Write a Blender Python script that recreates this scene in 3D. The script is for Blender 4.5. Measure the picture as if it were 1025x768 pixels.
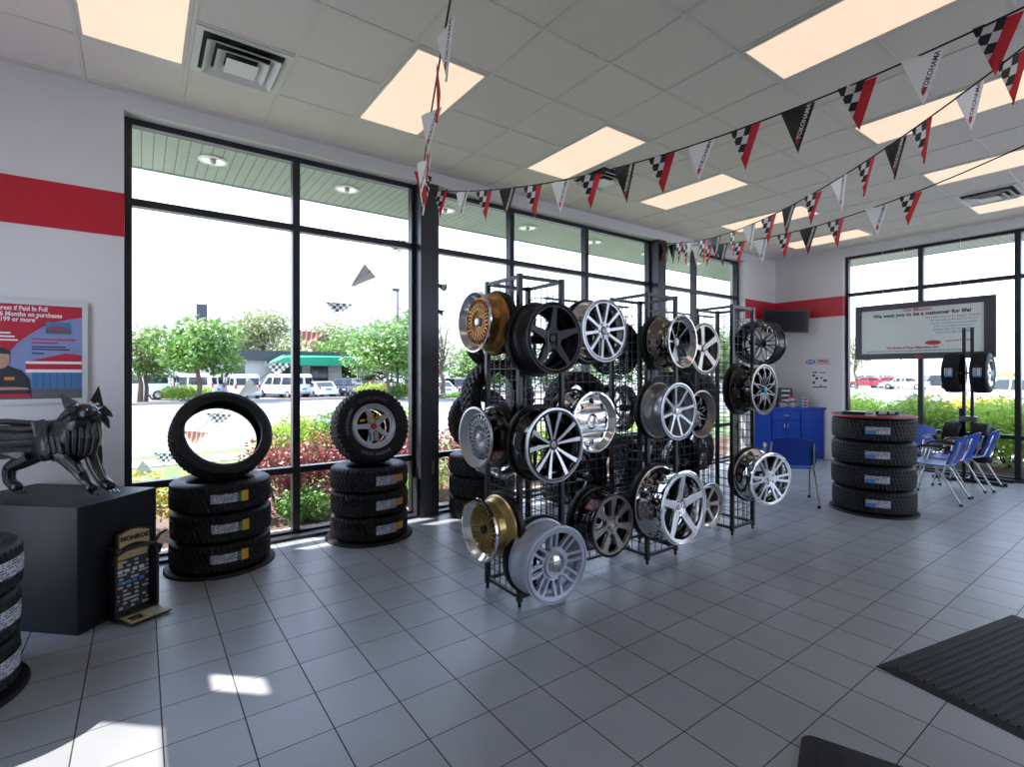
import bpy, bmesh, math, random
from math import pi, sin, cos, radians as R
from mathutils import Vector, Matrix
for o in list(bpy.data.objects): bpy.data.objects.remove(o)
S = bpy.context.scene
C = S.collection
random.seed(7)

# ------------------------------------------------------------ camera, sky, sun, exposure
YAW = .6298; FPX = 509.5; CAMH = 1.55
cy_, sy_ = cos(YAW), sin(YAW)
cd = bpy.data.cameras.new('camera'); cam = bpy.data.objects.new('camera', cd); C.objects.link(cam)
cam.location = (0, 0, CAMH); cam.rotation_euler = (pi/2, 0, -YAW)
cd.sensor_width = 36; cd.lens = FPX*36/1025; cd.shift_y = -9.85/1025; cd.clip_end = 500
S.camera = cam
S.view_settings.view_transform = 'Standard'; S.view_settings.look = 'None'
S.view_settings.exposure = 1.22; S.view_settings.gamma = 1; S.view_settings.use_curve_mapping = False
w = bpy.data.worlds.new('sky'); S.world = w; w.use_nodes = True
nt = w.node_tree; bg = nt.nodes['Background']
tc = nt.nodes.new('ShaderNodeTexCoord'); sp = nt.nodes.new('ShaderNodeSeparateXYZ'); cr = nt.nodes.new('ShaderNodeValToRGB')
nt.links.new(tc.outputs['Generated'], sp.inputs[0]); nt.links.new(sp.outputs['Z'], cr.inputs[0])
cr.color_ramp.elements[0].position = 0.0; cr.color_ramp.elements[0].color = (.76, .85, 1, 1)
cr.color_ramp.elements[1].position = .7; cr.color_ramp.elements[1].color = (.50, .68, 1, 1)
nt.links.new(cr.outputs[0], bg.inputs[0]); bg.inputs[1].default_value = 1.9
SUN_DIR = Vector((.6, -.56, -1.0))
sd = bpy.data.lights.new('sun', 'SUN'); sd.energy = 8.5; sd.angle = R(.6); sd.color = (1, .95, .87)
so = bpy.data.objects.new('sun', sd); C.objects.link(so); so.rotation_euler = SUN_DIR.to_track_quat('-Z', 'Y').to_euler()
LAMP = .40          # strength of the fluorescent diffusers

CEIL = 3.763; WY = 5.015; GY = 5.17; WX = 10.03; GX = 10.17; LX = -1.6; BY = -4.2

def ray(px, py):
    x = (px-512.5)/FPX; z = (374.15-py)/FPX
    return Vector((x*cy_+sy_, -x*sy_+cy_, z))
def at_depth(px, py, t): return Vector((0, 0, CAMH)) + ray(px, py)*t
def at_z(px, py, z): d = ray(px, py); return Vector((0, 0, CAMH)) + d*((z-CAMH)/d.z)
def at_y(px, py, y): d = ray(px, py); return Vector((0, 0, CAMH)) + d*(y/d.y)
def at_x(px, py, x): d = ray(px, py); return Vector((0, 0, CAMH)) + d*(x/d.x)

# ------------------------------------------------------------ materials
MATS = {}
def lin(c): return tuple((v/12.92 if v <= .04045 else ((v+.055)/1.055)**2.4) for v in c)
def mat(name, col, rough=.5, metal=0., spec=.5, noise=0., nscale=20., bump=0., bscale=80., coat=0., emit=None, estr=0.):
    if name in MATS: return MATS[name]
    m = bpy.data.materials.new(name); m.use_nodes = True; n = m.node_tree; b = n.nodes['Principled BSDF']
    b.inputs['Base Color'].default_value = (*col, 1); b.inputs['Roughness'].default_value = rough
    b.inputs['Metallic'].default_value = metal; b.inputs['Specular IOR Level'].default_value = spec
    b.inputs['Coat Weight'].default_value = coat
    if emit: b.inputs['Emission Color'].default_value = (*emit, 1); b.inputs['Emission Strength'].default_value = estr
    t = n.nodes.new('ShaderNodeTexCoord')
    nz = n.nodes.new('ShaderNodeTexNoise'); nz.inputs['Scale'].default_value = nscale; nz.inputs['Detail'].default_value = 4
    n.links.new(t.outputs['Object'], nz.inputs['Vector'])
    if noise > 0:
        mx = n.nodes.new('ShaderNodeMix'); mx.data_type = 'RGBA'
        mx.inputs[6].default_value = (*[max(0, v*(1-noise)) for v in col], 1); mx.inputs[7].default_value = (*[min(1, v*(1+noise)) for v in col], 1)
        rp = n.nodes.new('ShaderNodeValToRGB'); rp.color_ramp.elements[0].position = .35; rp.color_ramp.elements[1].position = .65
        n.links.new(nz.outputs[0], rp.inputs[0]); n.links.new(rp.outputs[0], mx.inputs[0]); n.links.new(mx.outputs[2], b.inputs['Base Color'])
    if bump > 0:
        nb = n.nodes.new('ShaderNodeTexNoise'); nb.inputs['Scale'].default_value = bscale
        n.links.new(t.outputs['Object'], nb.inputs['Vector'])
        bp = n.nodes.new('ShaderNodeBump'); bp.inputs['Strength'].default_value = bump; bp.inputs['Distance'].default_value = .01
        n.links.new(nb.outputs[0], bp.inputs['Height']); n.links.new(bp.outputs[0], b.inputs['Normal'])
    MATS[name] = m; return m

def mnode(n, op, a, b=None, c=None):
    q = n.nodes.new('ShaderNodeMath'); q.operation = op
    for i, v in enumerate((a, b, c)):
        if v is None: continue
        if isinstance(v, (int, float)): q.inputs[i].default_value = v
        else: n.links.new(v, q.inputs[i])
    return q.outputs[0]
def xyz(n, kind='Object'):
    t = n.nodes.new('ShaderNodeTexCoord'); s = n.nodes.new('ShaderNodeSeparateXYZ'); n.links.new(t.outputs[kind], s.inputs[0]); return t, s
def mixc(n, f, a, b):
    mx = n.nodes.new('ShaderNodeMix'); mx.data_type = 'RGBA'
    n.links.new(f, mx.inputs[0])
    for i, v in ((6, a), (7, b)):
        if isinstance(v, tuple): mx.inputs[i].default_value = (*v, 1)
        else: n.links.new(v, mx.inputs[i])
    return mx.outputs[2]

def floor_mat():
    m = bpy.data.materials.new('floor_tile'); m.use_nodes = True; n = m.node_tree; b = n.nodes['Principled BSDF']
    t, s = xyz(n)
    s_ = .3043
    fx = mnode(n, 'DIVIDE', mnode(n, 'SUBTRACT', s.outputs[0], .9877), s_); fy = mnode(n, 'DIVIDE', mnode(n, 'SUBTRACT', s.outputs[1], 1.9505), s_)
    dx = mnode(n, 'PINGPONG', fx, .5); dy = mnode(n, 'PINGPONG', fy, .5)
    gx = mnode(n, 'LESS_THAN', dx, .0095); gy = mnode(n, 'LESS_THAN', dy, .0075)
    g = mnode(n, 'MAXIMUM', gx, gy)
    cb = n.nodes.new('ShaderNodeCombineXYZ'); n.links.new(mnode(n, 'FLOOR', fx), cb.inputs[0]); n.links.new(mnode(n, 'FLOOR', fy), cb.inputs[1])
    wn = n.nodes.new('ShaderNodeTexWhiteNoise'); n.links.new(cb.outputs[0], wn.inputs['Vector'])
    nz = n.nodes.new('ShaderNodeTexNoise'); nz.inputs['Scale'].default_value = 3.0; nz.inputs['Detail'].default_value = 6
    n.links.new(t.outputs['Object'], nz.inputs['Vector'])
    f = mnode(n, 'ADD', mnode(n, 'MULTIPLY', wn.outputs[0], .35), mnode(n, 'MULTIPLY', nz.outputs[0], .6))
    col = mixc(n, f, (.235, .25, .27), (.35, .365, .385))
    sp2 = n.nodes.new('ShaderNodeTexNoise'); sp2.inputs['Scale'].default_value = 420; n.links.new(t.outputs['Object'], sp2.inputs['Vector'])
    col = mixc(n, mnode(n, 'MULTIPLY', mnode(n, 'GREATER_THAN', sp2.outputs[0], .62), .35), col, (.18, .185, .19))
    col = mixc(n, g, col, (.028, .028, .032))
    n.links.new(col, b.inputs['Base Color'])
    n.links.new(mnode(n, 'ADD', mnode(n, 'MULTIPLY', g, .5), mnode(n, 'ADD', mnode(n, 'MULTIPLY', nz.outputs[0], .12), .3)), b.inputs['Roughness'])
    bp = n.nodes.new('ShaderNodeBump'); bp.inputs['Strength'].default_value = .4; bp.inputs['Distance'].default_value = .003
    n.links.new(mnode(n, 'SUBTRACT', 1., g), bp.inputs['Height']); n.links.new(bp.outputs[0], b.inputs['Normal'])
    b.inputs['Specular IOR Level'].default_value = .45
    return m
def ceiling_mat():
    m = bpy.data.materials.new('ceiling_tile'); m.use_nodes = True; n = m.node_tree; b = n.nodes['Principled BSDF']
    t, s = xyz(n)
    nz = n.nodes.new('ShaderNodeTexNoise'); nz.inputs['Scale'].default_value = 160; nz.inputs['Detail'].default_value = 5; n.links.new(t.outputs['Object'], nz.inputs['Vector'])
    r = n.nodes.new('ShaderNodeValToRGB'); r.color_ramp.elements[0].position = .38; r.color_ramp.elements[1].position = .55
    r.color_ramp.elements[0].color = (.66, .59, .55, 1); r.color_ramp.elements[1].color = (.80, .72, .67, 1)
    n.links.new(nz.outputs[0], r.inputs[0])
    fx = mnode(n, 'FLOOR', mnode(n, 'DIVIDE', mnode(n, 'SUBTRACT', s.outputs[0], 1.4866), .6096)); fy = mnode(n, 'FLOOR', mnode(n, 'DIVIDE', mnode(n, 'SUBTRACT', s.outputs[1], 3.134), .6096))
    cb = n.nodes.new('ShaderNodeCombineXYZ'); n.links.new(fx, cb.inputs[0]); n.links.new(fy, cb.inputs[1])
    wn = n.nodes.new('ShaderNodeTexWhiteNoise'); n.links.new(cb.outputs[0], wn.inputs['Vector'])
    col = mixc(n, mnode(n, 'MULTIPLY', wn.outputs[0], .25), r.outputs[0], (.72, .64, .58))
    n.links.new(col, b.inputs['Base Color']); b.inputs['Roughness'].default_value = .95
    bp = n.nodes.new('ShaderNodeBump'); bp.inputs['Strength'].default_value = .35; bp.inputs['Distance'].default_value = .004
    n.links.new(nz.outputs[0], bp.inputs['Height']); n.links.new(bp.outputs[0], b.inputs['Normal'])
    return m
def glass_mat(name, tint=(.985, .98, .985), gl=.05):
    m = bpy.data.materials.new(name); m.use_nodes = True; n = m.node_tree; n.nodes.remove(n.nodes['Principled BSDF']); out = n.nodes['Material Output']
    tr = n.nodes.new('ShaderNodeBsdfTransparent'); tr.inputs[0].default_value = (*tint, 1)
    gs = n.nodes.new('ShaderNodeBsdfGlossy'); gs.inputs['Roughness'].default_value = .0
    fr = n.nodes.new('ShaderNodeLayerWeight'); fr.inputs[0].default_value = .15
    mx = n.nodes.new('ShaderNodeMixShader'); n.links.new(mnode(n, 'ADD', mnode(n, 'MULTIPLY', fr.outputs['Fresnel'], .35), gl*.3), mx.inputs[0])
    n.links.new(tr.outputs[0], mx.inputs[1]); n.links.new(gs.outputs[0], mx.inputs[2]); n.links.new(mx.outputs[0], out.inputs[0])
    MATS[name] = m; return m
def foliage_mat(name, c1, c2, scale=3.):
    m = bpy.data.materials.new(name); m.use_nodes = True; n = m.node_tree; b = n.nodes['Principled BSDF']; out = n.nodes['Material Output']
    g = n.nodes.new('ShaderNodeNewGeometry'); wn = n.nodes.new('ShaderNodeTexWhiteNoise'); wn.noise_dimensions = '1D'
    n.links.new(g.outputs['Random Per Island'], wn.inputs['W'])
    col = mixc(n, wn.outputs[0], c1, c2); n.links.new(col, b.inputs['Base Color']); b.inputs['Roughness'].default_value = .5
    tl = n.nodes.new('ShaderNodeBsdfTranslucent'); n.links.new(col, tl.inputs[0])
    mx = n.nodes.new('ShaderNodeMixShader'); mx.inputs[0].default_value = .4
    n.links.new(b.outputs[0], mx.inputs[1]); n.links.new(tl.outputs[0], mx.inputs[2]); n.links.new(mx.outputs[0], out.inputs[0])
    MATS[name] = m; return m
def print_mat(name, paper, ink, sx, sz, dens=.5, axis=(0, 2)):
    """paper with rows of small print"""
    m = bpy.data.materials.new(name); m.use_nodes = True; n = m.node_tree; b = n.nodes['Principled BSDF']
    t, s = xyz(n)
    a = mnode(n, 'MULTIPLY', s.outputs[axis[0]], sx); c = mnode(n, 'MULTIPLY', s.outputs[axis[1]], sz)
    row = mnode(n, 'GREATER_THAN', mnode(n, 'FRACT', c), .45)
    cb = n.nodes.new('ShaderNodeCombineXYZ'); n.links.new(mnode(n, 'FLOOR', a), cb.inputs[0]); n.links.new(mnode(n, 'FLOOR', c), cb.inputs[1])
    wn = n.nodes.new('ShaderNodeTexWhiteNoise'); n.links.new(cb.outputs[0], wn.inputs['Vector'])
    f = mnode(n, 'MULTIPLY', row, mnode(n, 'LESS_THAN', wn.outputs[0], dens))
    n.links.new(mixc(n, f, paper, ink), b.inputs['Base Color']); b.inputs['Roughness'].default_value = .45
    MATS[name] = m; return m
def checker_mat():
    """black and white check with a red band down the right-hand side of the flag"""
    m = bpy.data.materials.new('pennant_check'); m.use_nodes = True; n = m.node_tree; b = n.nodes['Principled BSDF']
    t, s = xyz(n)
    x, z = s.outputs[0], s.outputs[2]
    xr = mnode(n, 'MULTIPLY', mnode(n, 'ADD', mnode(n, 'DIVIDE', z, .29), 1.), .1)
    red = mnode(n, 'GREATER_THAN', mnode(n, 'SUBTRACT', x, xr), -.062)
    u = mnode(n, 'FLOOR', mnode(n, 'MULTIPLY', mnode(n, 'ADD', x, mnode(n, 'MULTIPLY', z, -.34)), 21.)); v = mnode(n, 'FLOOR', mnode(n, 'MULTIPLY', z, 19.))
    ck = mnode(n, 'MODULO', mnode(n, 'ABSOLUTE', mnode(n, 'ADD', u, v)), 2.)
    ck = mnode(n, 'GREATER_THAN', ck, .5)
    col = mixc(n, red, mixc(n, ck, (.78, .78, .8), (.012, .012, .016)), (.62, .012, .03))
    n.links.new(col, b.inputs['Base Color']); b.inputs['Roughness'].default_value = .4
    return m
def stripe_mat(name, c1, c2, sc, ax=0, width=.08, rough=.5, bump=True):
    m = bpy.data.materials.new(name); m.use_nodes = True; n = m.node_tree; b = n.nodes['Principled BSDF']
    t, s = xyz(n)
    g = mnode(n, 'LESS_THAN', mnode(n, 'FRACT', mnode(n, 'MULTIPLY', s.outputs[ax], sc)), width)
    n.links.new(mixc(n, g, c1, c2), b.inputs['Base Color']); b.inputs['Roughness'].default_value = rough
    if bump:
        bp = n.nodes.new('ShaderNodeBump'); bp.inputs['Strength'].default_value = .5; bp.inputs['Distance'].default_value = .01
        n.links.new(mnode(n, 'SUBTRACT', 1., g), bp.inputs['Height']); n.links.new(bp.outputs[0], b.inputs['Normal'])
    return m
def block_wall_mat():
    m = bpy.data.materials.new('painted_block'); m.use_nodes = True; n = m.node_tree; b = n.nodes['Principled BSDF']
    t = n.nodes.new('ShaderNodeTexCoord'); nz = n.nodes.new('ShaderNodeTexNoise'); nz.inputs['Scale'].default_value = 90; n.links.new(t.outputs['Object'], nz.inputs['Vector'])
    b.inputs['Base Color'].default_value = (.68, .66, .67, 1); b.inputs['Roughness'].default_value = .6
    bp = n.nodes.new('ShaderNodeBump'); bp.inputs['Strength'].default_value = .12; bp.inputs['Distance'].default_value = .003
    n.links.new(nz.outputs[0], bp.inputs['Height']); n.links.new(bp.outputs[0], b.inputs['Normal'])
    return m

M = dict(
 floor=floor_mat(), ceil=ceiling_mat(), wall=block_wall_mat(),
 reveal=mat('reveal_paint', (.62, .61, .58), .6),
 red=mat('stripe_red', (.50, .012, .028), .45), tbar=mat('ceiling_bar', (.66, .62, .57), .5),
 frame=mat('window_frame', (.022, .024, .032), .35, .3), frame2=mat('column_paint', (.03, .032, .042), .32, .2),
 glass=glass_mat('window_glass'), soffit=stripe_mat('soffit_boards', (.26, .32, .28), (.07, .09, .08), 10.5, 0, .09),
 soffit_x=stripe_mat('soffit_boards_side', (.36, .38, .34), (.12, .14, .12), 10.5, 1, .09),
 fascia=mat('fascia', (.10, .17, .13), .5), white=mat('white_plastic', (.75, .75, .74), .4),
 diffuser=mat('lamp_diffuser', (.35, .32, .28), .6, emit=(1, .74, .55), estr=LAMP),
 vent=mat('vent_metal', (.70, .70, .66), .45, 0), ventdark=mat('vent_dark', (.02, .02, .02), .8),
 rubber=mat('tyre_rubber', (.006, .006, .0075), .55, spec=.35, noise=.3, nscale=60, bump=.25, bscale=260), rubber2=mat('tyre_rubber_wall', (.007, .007, .009), .5, spec=.3, noise=.25, nscale=30),
 mat_=mat('floor_mat_rubber', (.006, .006, .008), .6, spec=.3, bump=.3, bscale=300),
 chrome=mat('chrome', (.78, .79, .80), .08, 1.), polish=mat('polished_alloy', (.68, .68, .70), .16, 1.), silver=mat('silver_paint', (.52, .54, .58), .30, .75),
 silver_lt=mat('pale_silver_paint', (.50, .55, .66), .38, .35), gold=mat('gold_paint', (.42, .21, .055), .3, .7), gold2=mat('pale_gold_paint', (.46, .34, .13), .28, .7),
 gloss=mat('gloss_black', (.006, .006, .008), .12, .0, coat=.5), matte=mat('satin_black', (.010, .010, .013), .40, .0, .35), gun=mat('gunmetal', (.20, .20, .20), .28, .8),
 bronze=mat('bronze_grey', (.36, .33, .30), .3, .8), dkchrome=mat('dark_chrome', (.25, .22, .20), .12, 1.), cap_black=mat('cap_black', (.02, .02, .02), .25), cap_blue=mat('cap_blue', (.02, .28, .50), .3), cap_red=mat('cap_red', (.6, .02, .03), .35),
 rack=mat('rack_enamel', (.008, .009, .014), .35, .0),
 label=print_mat('label_print', (.50, .52, .58), (.07, .09, .16), 160, 75, .6), label_y=mat('label_yellow', (.70, .42, .02), .4), label_g=mat('label_green', (.05, .18, .08), .4), label_b=mat('label_blue', (.04, .22, .55), .4), label_o=mat('label_orange', (.62, .26, .04), .4),
 label_r=mat('label_red', (.6, .02, .03), .4), label_w=mat('label_white', (.7, .7, .72), .45),
 blue_cab=mat('blue_cabinet', (.002, .055, .42), .42, spec=.3), blue_chair=mat('blue_plastic', (.012, .055, .34), .4, spec=.35, bump=.1, bscale=400), steel=mat('chair_steel', (.50, .50, .50), .28, .9), blackp=mat('black_plastic', (.012, .012, .014), .35),
 screen=mat('tv_screen', (.004, .004, .006), .12), tvcase=mat('tv_case', (.012, .012, .015), .3),
 cab=mat('plinth_black', (.004, .005, .008), .45, spec=.3, noise=.4, nscale=9, bump=.15, bscale=120),
 tan=mat('card_tan', (.48, .34, .16), .5), brown=mat('card_brown', (.10, .035, .025), .5), ink=mat('ink_black', (.01, .01, .012), .5),
 pen_check=checker_mat(), pen_white=foliage_mat('pennant_white', (.85, .85, .87), (.85, .85, .87)), pen_black=mat('pennant_black', (.012, .012, .014), .3), cord=mat('black_cord', (.008, .008, .008), .6),
 sign_face=foliage_mat('sign_face', (.70, .72, .70), (.70, .72, .70)), sign_frame=mat('sign_frame', (.055, .055, .072), .4), ink_red=mat('ink_red', (.55, .03, .04), .5), ink_blue=mat('ink_blue', (.05, .12, .30), .5), ink_dark=mat('ink_dark', (.03, .03, .04), .5), ink_white=mat('ink_white', (.8, .8, .82), .5),
 poster_red=mat('poster_red', (.48, .02, .04), .4), poster_blue=mat('poster_blue', (.22, .27, .48), .4), poster_grey=mat('poster_grey', (.12, .12, .13), .4), poster_sky=mat('poster_sky', (.06, .18, .40), .4), skin=mat('printed_skin', (.48, .27, .19), .5), shirt=mat('printed_shirt', (.02, .02, .035), .5), alu=mat('aluminium', (.62, .63, .64), .4, .1),
 # outside
 lawn=mat('lawn_grass', (.085, .15, .035), .9, noise=.35, nscale=6, bump=.4, bscale=40), road=mat('asphalt', (.20, .20, .205), .9, noise=.08, nscale=2), walk=mat('concrete', (.26, .25, .24), .9, noise=.08, nscale=4), mulch=mat('mulch', (.10, .06, .04), .95, noise=.5, nscale=30, bump=.5, bscale=50),
 gravel=mat('gravel', (.30, .28, .26), .95, noise=.6, nscale=40, bump=.6, bscale=60),
 bark=mat('bark', (.10, .075, .06), .9, noise=.3, nscale=10), leaf=foliage_mat('leaf_green', (.05, .14, .02), (.16, .29, .05)), leaf_dk=foliage_mat('leaf_dark', (.02, .07, .012), (.07, .16, .03)), leaf_pale=foliage_mat('leaf_pale', (.16, .20, .08), (.29, .32, .15)), leaf_y=foliage_mat('leaf_yellow', (.30, .22, .02), (.42, .36, .05)), leaf_lime=foliage_mat('leaf_lime', (.16, .32, .02), (.40, .52, .06)), leaf_red=foliage_mat('leaf_red', (.18, .025, .03), (.34, .12, .11)), leaf_sunlit=foliage_mat('leaf_sunlit', (.24, .46, .03), (.58, .74, .12)), hedge=foliage_mat('leaf_hedge', (.03, .12, .015), (.14, .30, .04)),
 car_white=mat('white_car_paint', (.72, .73, .75), .25, coat=.5), car_dark=mat('dark_car_paint', (.03, .035, .05), .2, coat=.5), car_red=mat('red_car_paint', (.35, .01, .02), .2, coat=.5), car_glass=mat('car_glass', (.02, .03, .04), .08), car_tyre=mat('car_tyre', (.02, .02, .02), .7), car_light=mat('car_light', (.5, .02, .02), .3), hub=mat('hub_grey', (.4, .4, .4), .4, .6),
 bldg=mat('building_wall', (.42, .42, .42), .8), roof=mat('building_roof', (.035, .04, .05), .7), awning=mat('awning_green', (.0, .22, .12), .5), bwin=mat('building_glass', (.03, .04, .05), .1), pole=mat('pole_dark', (.03, .03, .035), .5), signdark=mat('pylon_dark', (.03, .035, .055), .5),
 lampglow=mat('lamp_glow', (.9, .6, .4), .4, emit=(1, .62, .38), estr=1.6), lampoff=mat('lamp_lens', (.5, .5, .48), .2), clear=glass_mat('clear_plastic', (.9, .9, .9), .2),
)

# ------------------------------------------------------------ mesh helpers
class MB:
    def __init__(s): s.v = []; s.f = []; s.T = Matrix.Identity(4)
    def add(s, vs, fs):
        o = len(s.v)
        for p in vs: q = s.T @ Vector(p); s.v.append((q.x, q.y, q.z))
        for f in fs: s.f.append([i+o for i in f])
        return s
    def box(s, x0, x1, y0, y1, z0, z1):
        s.add([(x0,y0,z0),(x1,y0,z0),(x1,y1,z0),(x0,y1,z0),(x0,y0,z1),(x1,y0,z1),(x1,y1,z1),(x0,y1,z1)],
              [(0,3,2,1),(4,5,6,7),(0,1,5,4),(1,2,6,5),(2,3,7,6),(3,0,4,7)]); return s
    def cbox(s, x0, x1, y0, y1, z0, z1, b=.01):
        """box with chamfered edges"""
        bm = bmesh.new(); bmesh.ops.create_cube(bm, size=1)
        for v in bm.verts: v.co = Vector(((x0+x1)/2+v.co.x*(x1-x0), (y0+y1)/2+v.co.y*(y1-y0), (z0+z1)/2+v.co.z*(z1-z0)))
        bmesh.ops.bevel(bm, geom=bm.edges[:], offset=b, segments=2, affect='EDGES', profile=.5)
        bm.verts.index_update(); s.add([v.co[:] for v in bm.verts], [[v.index for v in f.verts] for f in bm.faces]); bm.free(); return s
    def beam(s, a, b, w, h=None, up=(0, 0, 1)):
        h = h or w; a = Vector(a); b = Vector(b); d = (b-a).normalized(); up = Vector(up)
        if abs(d.dot(up)) > .98: up = Vector((1, 0, 0))
        x = d.cross(up).normalized(); z = x.cross(d).normalized(); vs = []
        for p in (a, b):
            for i, j in ((-1,-1),(1,-1),(1,1),(-1,1)): vs.append(p+x*(i*w/2)+z*(j*h/2))
        return s.add(vs, [(0,1,2,3),(7,6,5,4),(0,4,5,1),(1,5,6,2),(2,6,7,3),(3,7,4,0)])
    def tube(s, pts, r, n=8, caps=True):
        pts = [Vector(p) for p in pts]; rs = r if isinstance(r, (list, tuple)) else [r]*len(pts); vs = []; fs = []; prev = None
        for k, p in enumerate(pts):
            d = (pts[min(k+1, len(pts)-1)]-pts[max(k-1, 0)]).normalized()
            if prev is None:
                u = Vector((0, 0, 1)) if abs(d.z) < .9 else Vector((1, 0, 0)); x = d.cross(u).normalized()
            else: x = (prev - d*prev.dot(d)).normalized()
            prev = x; y = d.cross(x)
            for i in range(n): a = 2*pi*i/n; vs.append(p+x*(cos(a)*rs[k])+y*(sin(a)*rs[k]))
        for k in range(len(pts)-1):
            for i in range(n): j = (i+1) % n; fs.append((k*n+i, k*n+j, (k+1)*n+j, (k+1)*n+i))
        if caps: fs.append(list(range(n))[::-1]); fs.append([(len(pts)-1)*n+i for i in range(n)])
        return s.add(vs, fs)
    def lathe(s, prof, n=48, closed=False, rf=None):
        """prof: (r,z) around local z; rf(k,i)->radius offset"""
        m = len(prof); vs = []; fs = []
        for i in range(n):
            a = 2*pi*i/n
            for k, (r, z) in enumerate(prof):
                rr = r+(rf(k, i) if rf else 0); vs.append((rr*cos(a), rr*sin(a), z))
        for i in range(n):
            j = (i+1) % n
            for k in range(m if closed else m-1):
                l = (k+1) % m; fs.append((i*m+k, j*m+k, j*m+l, i*m+l))
        return s.add(vs, fs)
    def disc(s, r, z0, z1, n=40, cx=0, cy=0):
        vs = [(cx+r*cos(2*pi*i/n), cy+r*sin(2*pi*i/n), z) for z in (z0, z1) for i in range(n)]
        return s.add(vs, [list(range(n))[::-1], list(range(n, 2*n))]+[(i, (i+1) % n, n+(i+1) % n, n+i) for i in range(n)])
    def prism(s, poly, y0, y1):
        """polygon in xz extruded along y"""
        n = len(poly); vs = [(x, y, z) for y in (y0, y1) for x, z in poly]
        return s.add(vs, [list(range(n)), list(range(n, 2*n))[::-1]]+[(i, n+i, n+(i+1) % n, (i+1) % n) for i in range(n)])
    def zprism(s, poly, z0, z1):
        n = len(poly); vs = [(x, y, z) for z in (z0, z1) for x, y in poly]
        return s.add(vs, [list(range(n))[::-1], list(range(n, 2*n))]+[(i, (i+1) % n, n+(i+1) % n, n+i) for i in range(n)])
    def ball(s, c, r, n=10, m=7, sq=(1, 1, 1)):
        vs = []; fs = []
        for k in range(m+1):
            t = pi*k/m
            for i in range(n): a = 2*pi*i/n; vs.append((c[0]+r*sq[0]*sin(t)*cos(a), c[1]+r*sq[1]*sin(t)*sin(a), c[2]+r*sq[2]*cos(t)))
        for k in range(m):
            for i in range(n): j = (i+1) % n; fs.append((k*n+i, (k+1)*n+i, (k+1)*n+j, k*n+j))
        return s.add(vs, fs)
    def mesh(s, name, smooth=False):
        me = bpy.data.meshes.new(name); me.from_pydata(s.v, [], s.f)
        bm = bmesh.new(); bm.from_mesh(me)
        if len(s.v) < 30000:
            bmesh.ops.remove_doubles(bm, verts=bm.verts, dist=1e-5); bmesh.ops.recalc_face_normals(bm, faces=bm.faces)
        bm.to_mesh(me); bm.free()
        if smooth:
            me.polygons.foreach_set('use_smooth', [True]*len(me.polygons)); me.update()
            try: me.set_sharp_from_angle(angle=R(35))
            except Exception: pass
        return me

def link(name, me, m, parent=None, loc=None):
    o = bpy.data.objects.new(name, me); C.objects.link(o)
    if m is not None and hasattr(me, 'materials') and len(me.materials) == 0: me.materials.append(m)
    if parent: o.parent = parent
    if loc is not None: o.location = loc
    return o
def obj(name, mb, m, parent=None, smooth=False, loc=None): return link(name, mb.mesh(name, smooth), m, parent, loc)
def tag(o, label, cat, group=None, kind=None):
    if label: o['label'] = label
    if cat: o['category'] = cat
    if group: o['group'] = group
    if kind: o['kind'] = kind
    return o
def struct(name, mb, m, parent=None, smooth=False):
    o = obj(name, mb, m, parent, smooth)
    if not parent: o['kind'] = 'structure'
    return o
def thing(name, label, cat, loc=(0, 0, 0), rotz=0, group=None):
    o = bpy.data.objects.new(name, None); C.objects.link(o); o.empty_display_size = .1
    o.location = loc; o.rotation_euler = (0, 0, rotz); return tag(o, label, cat, group)
def kids(o): return [c for c in list(C.objects) if c.parent == o]
def dup(o, parent=None):
    c = o.copy(); C.objects.link(c)
    if parent: c.parent = parent
    for k in kids(o): dup(k, c)
    return c
def place(o, label, loc, mw=None, rot=None, group=None):
    o.location = loc
    if mw is not None: o.rotation_euler = mw.to_euler()
    if rot is not None: o.rotation_euler = rot
    if label: o['label'] = label
    if group: o['group'] = group
    return o
def text_mesh(s, size, align='CENTER', ext=.0008, bold=0.):
    cu = bpy.data.curves.new('t', 'FONT'); cu.body = s; cu.size = size; cu.align_x = align; cu.align_y = 'CENTER'; cu.extrude = ext; cu.offset = bold; cu.resolution_u = 2
    o = bpy.data.objects.new('t', cu); C.objects.link(o); dg = bpy.context.evaluated_depsgraph_get(); dg.update()
    me = bpy.data.meshes.new_from_object(o.evaluated_get(dg)); bpy.data.objects.remove(o); bpy.data.curves.remove(cu); me.materials.clear(); return me
def text(name, s, size, m, parent, T, align='CENTER', bold=0., ext=.0008):
    me = text_mesh(s, size, align, ext, bold); me.transform(T); me.materials.append(m); return link(name, me, None, parent)
TXZ = Matrix.Rotation(pi/2, 4, 'X')     # text standing up, read from -y
def shape_mesh(outer, holes, ext, bev=.003):
    cu = bpy.data.curves.new('s', 'CURVE'); cu.dimensions = '2D'; cu.fill_mode = 'BOTH'; cu.extrude = ext; cu.bevel_depth = bev; cu.bevel_resolution = 1; cu.offset = -bev
    for poly in [outer]+holes:
        sp = cu.splines.new('POLY'); sp.points.add(len(poly)-1); sp.use_cyclic_u = True
        for p, (x, y) in zip(sp.points, poly): p.co = (x, y, 0, 1)
    o = bpy.data.objects.new('s', cu); C.objects.link(o); dg = bpy.context.evaluated_depsgraph_get(); dg.update()
    me = bpy.data.meshes.new_from_object(o.evaluated_get(dg)); bpy.data.objects.remove(o); bpy.data.curves.remove(cu); me.materials.clear(); return me
def circle(r, n=48, cx=0, cy=0): return [(cx+r*cos(2*pi*i/n), cy+r*sin(2*pi*i/n)) for i in range(n)]

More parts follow.
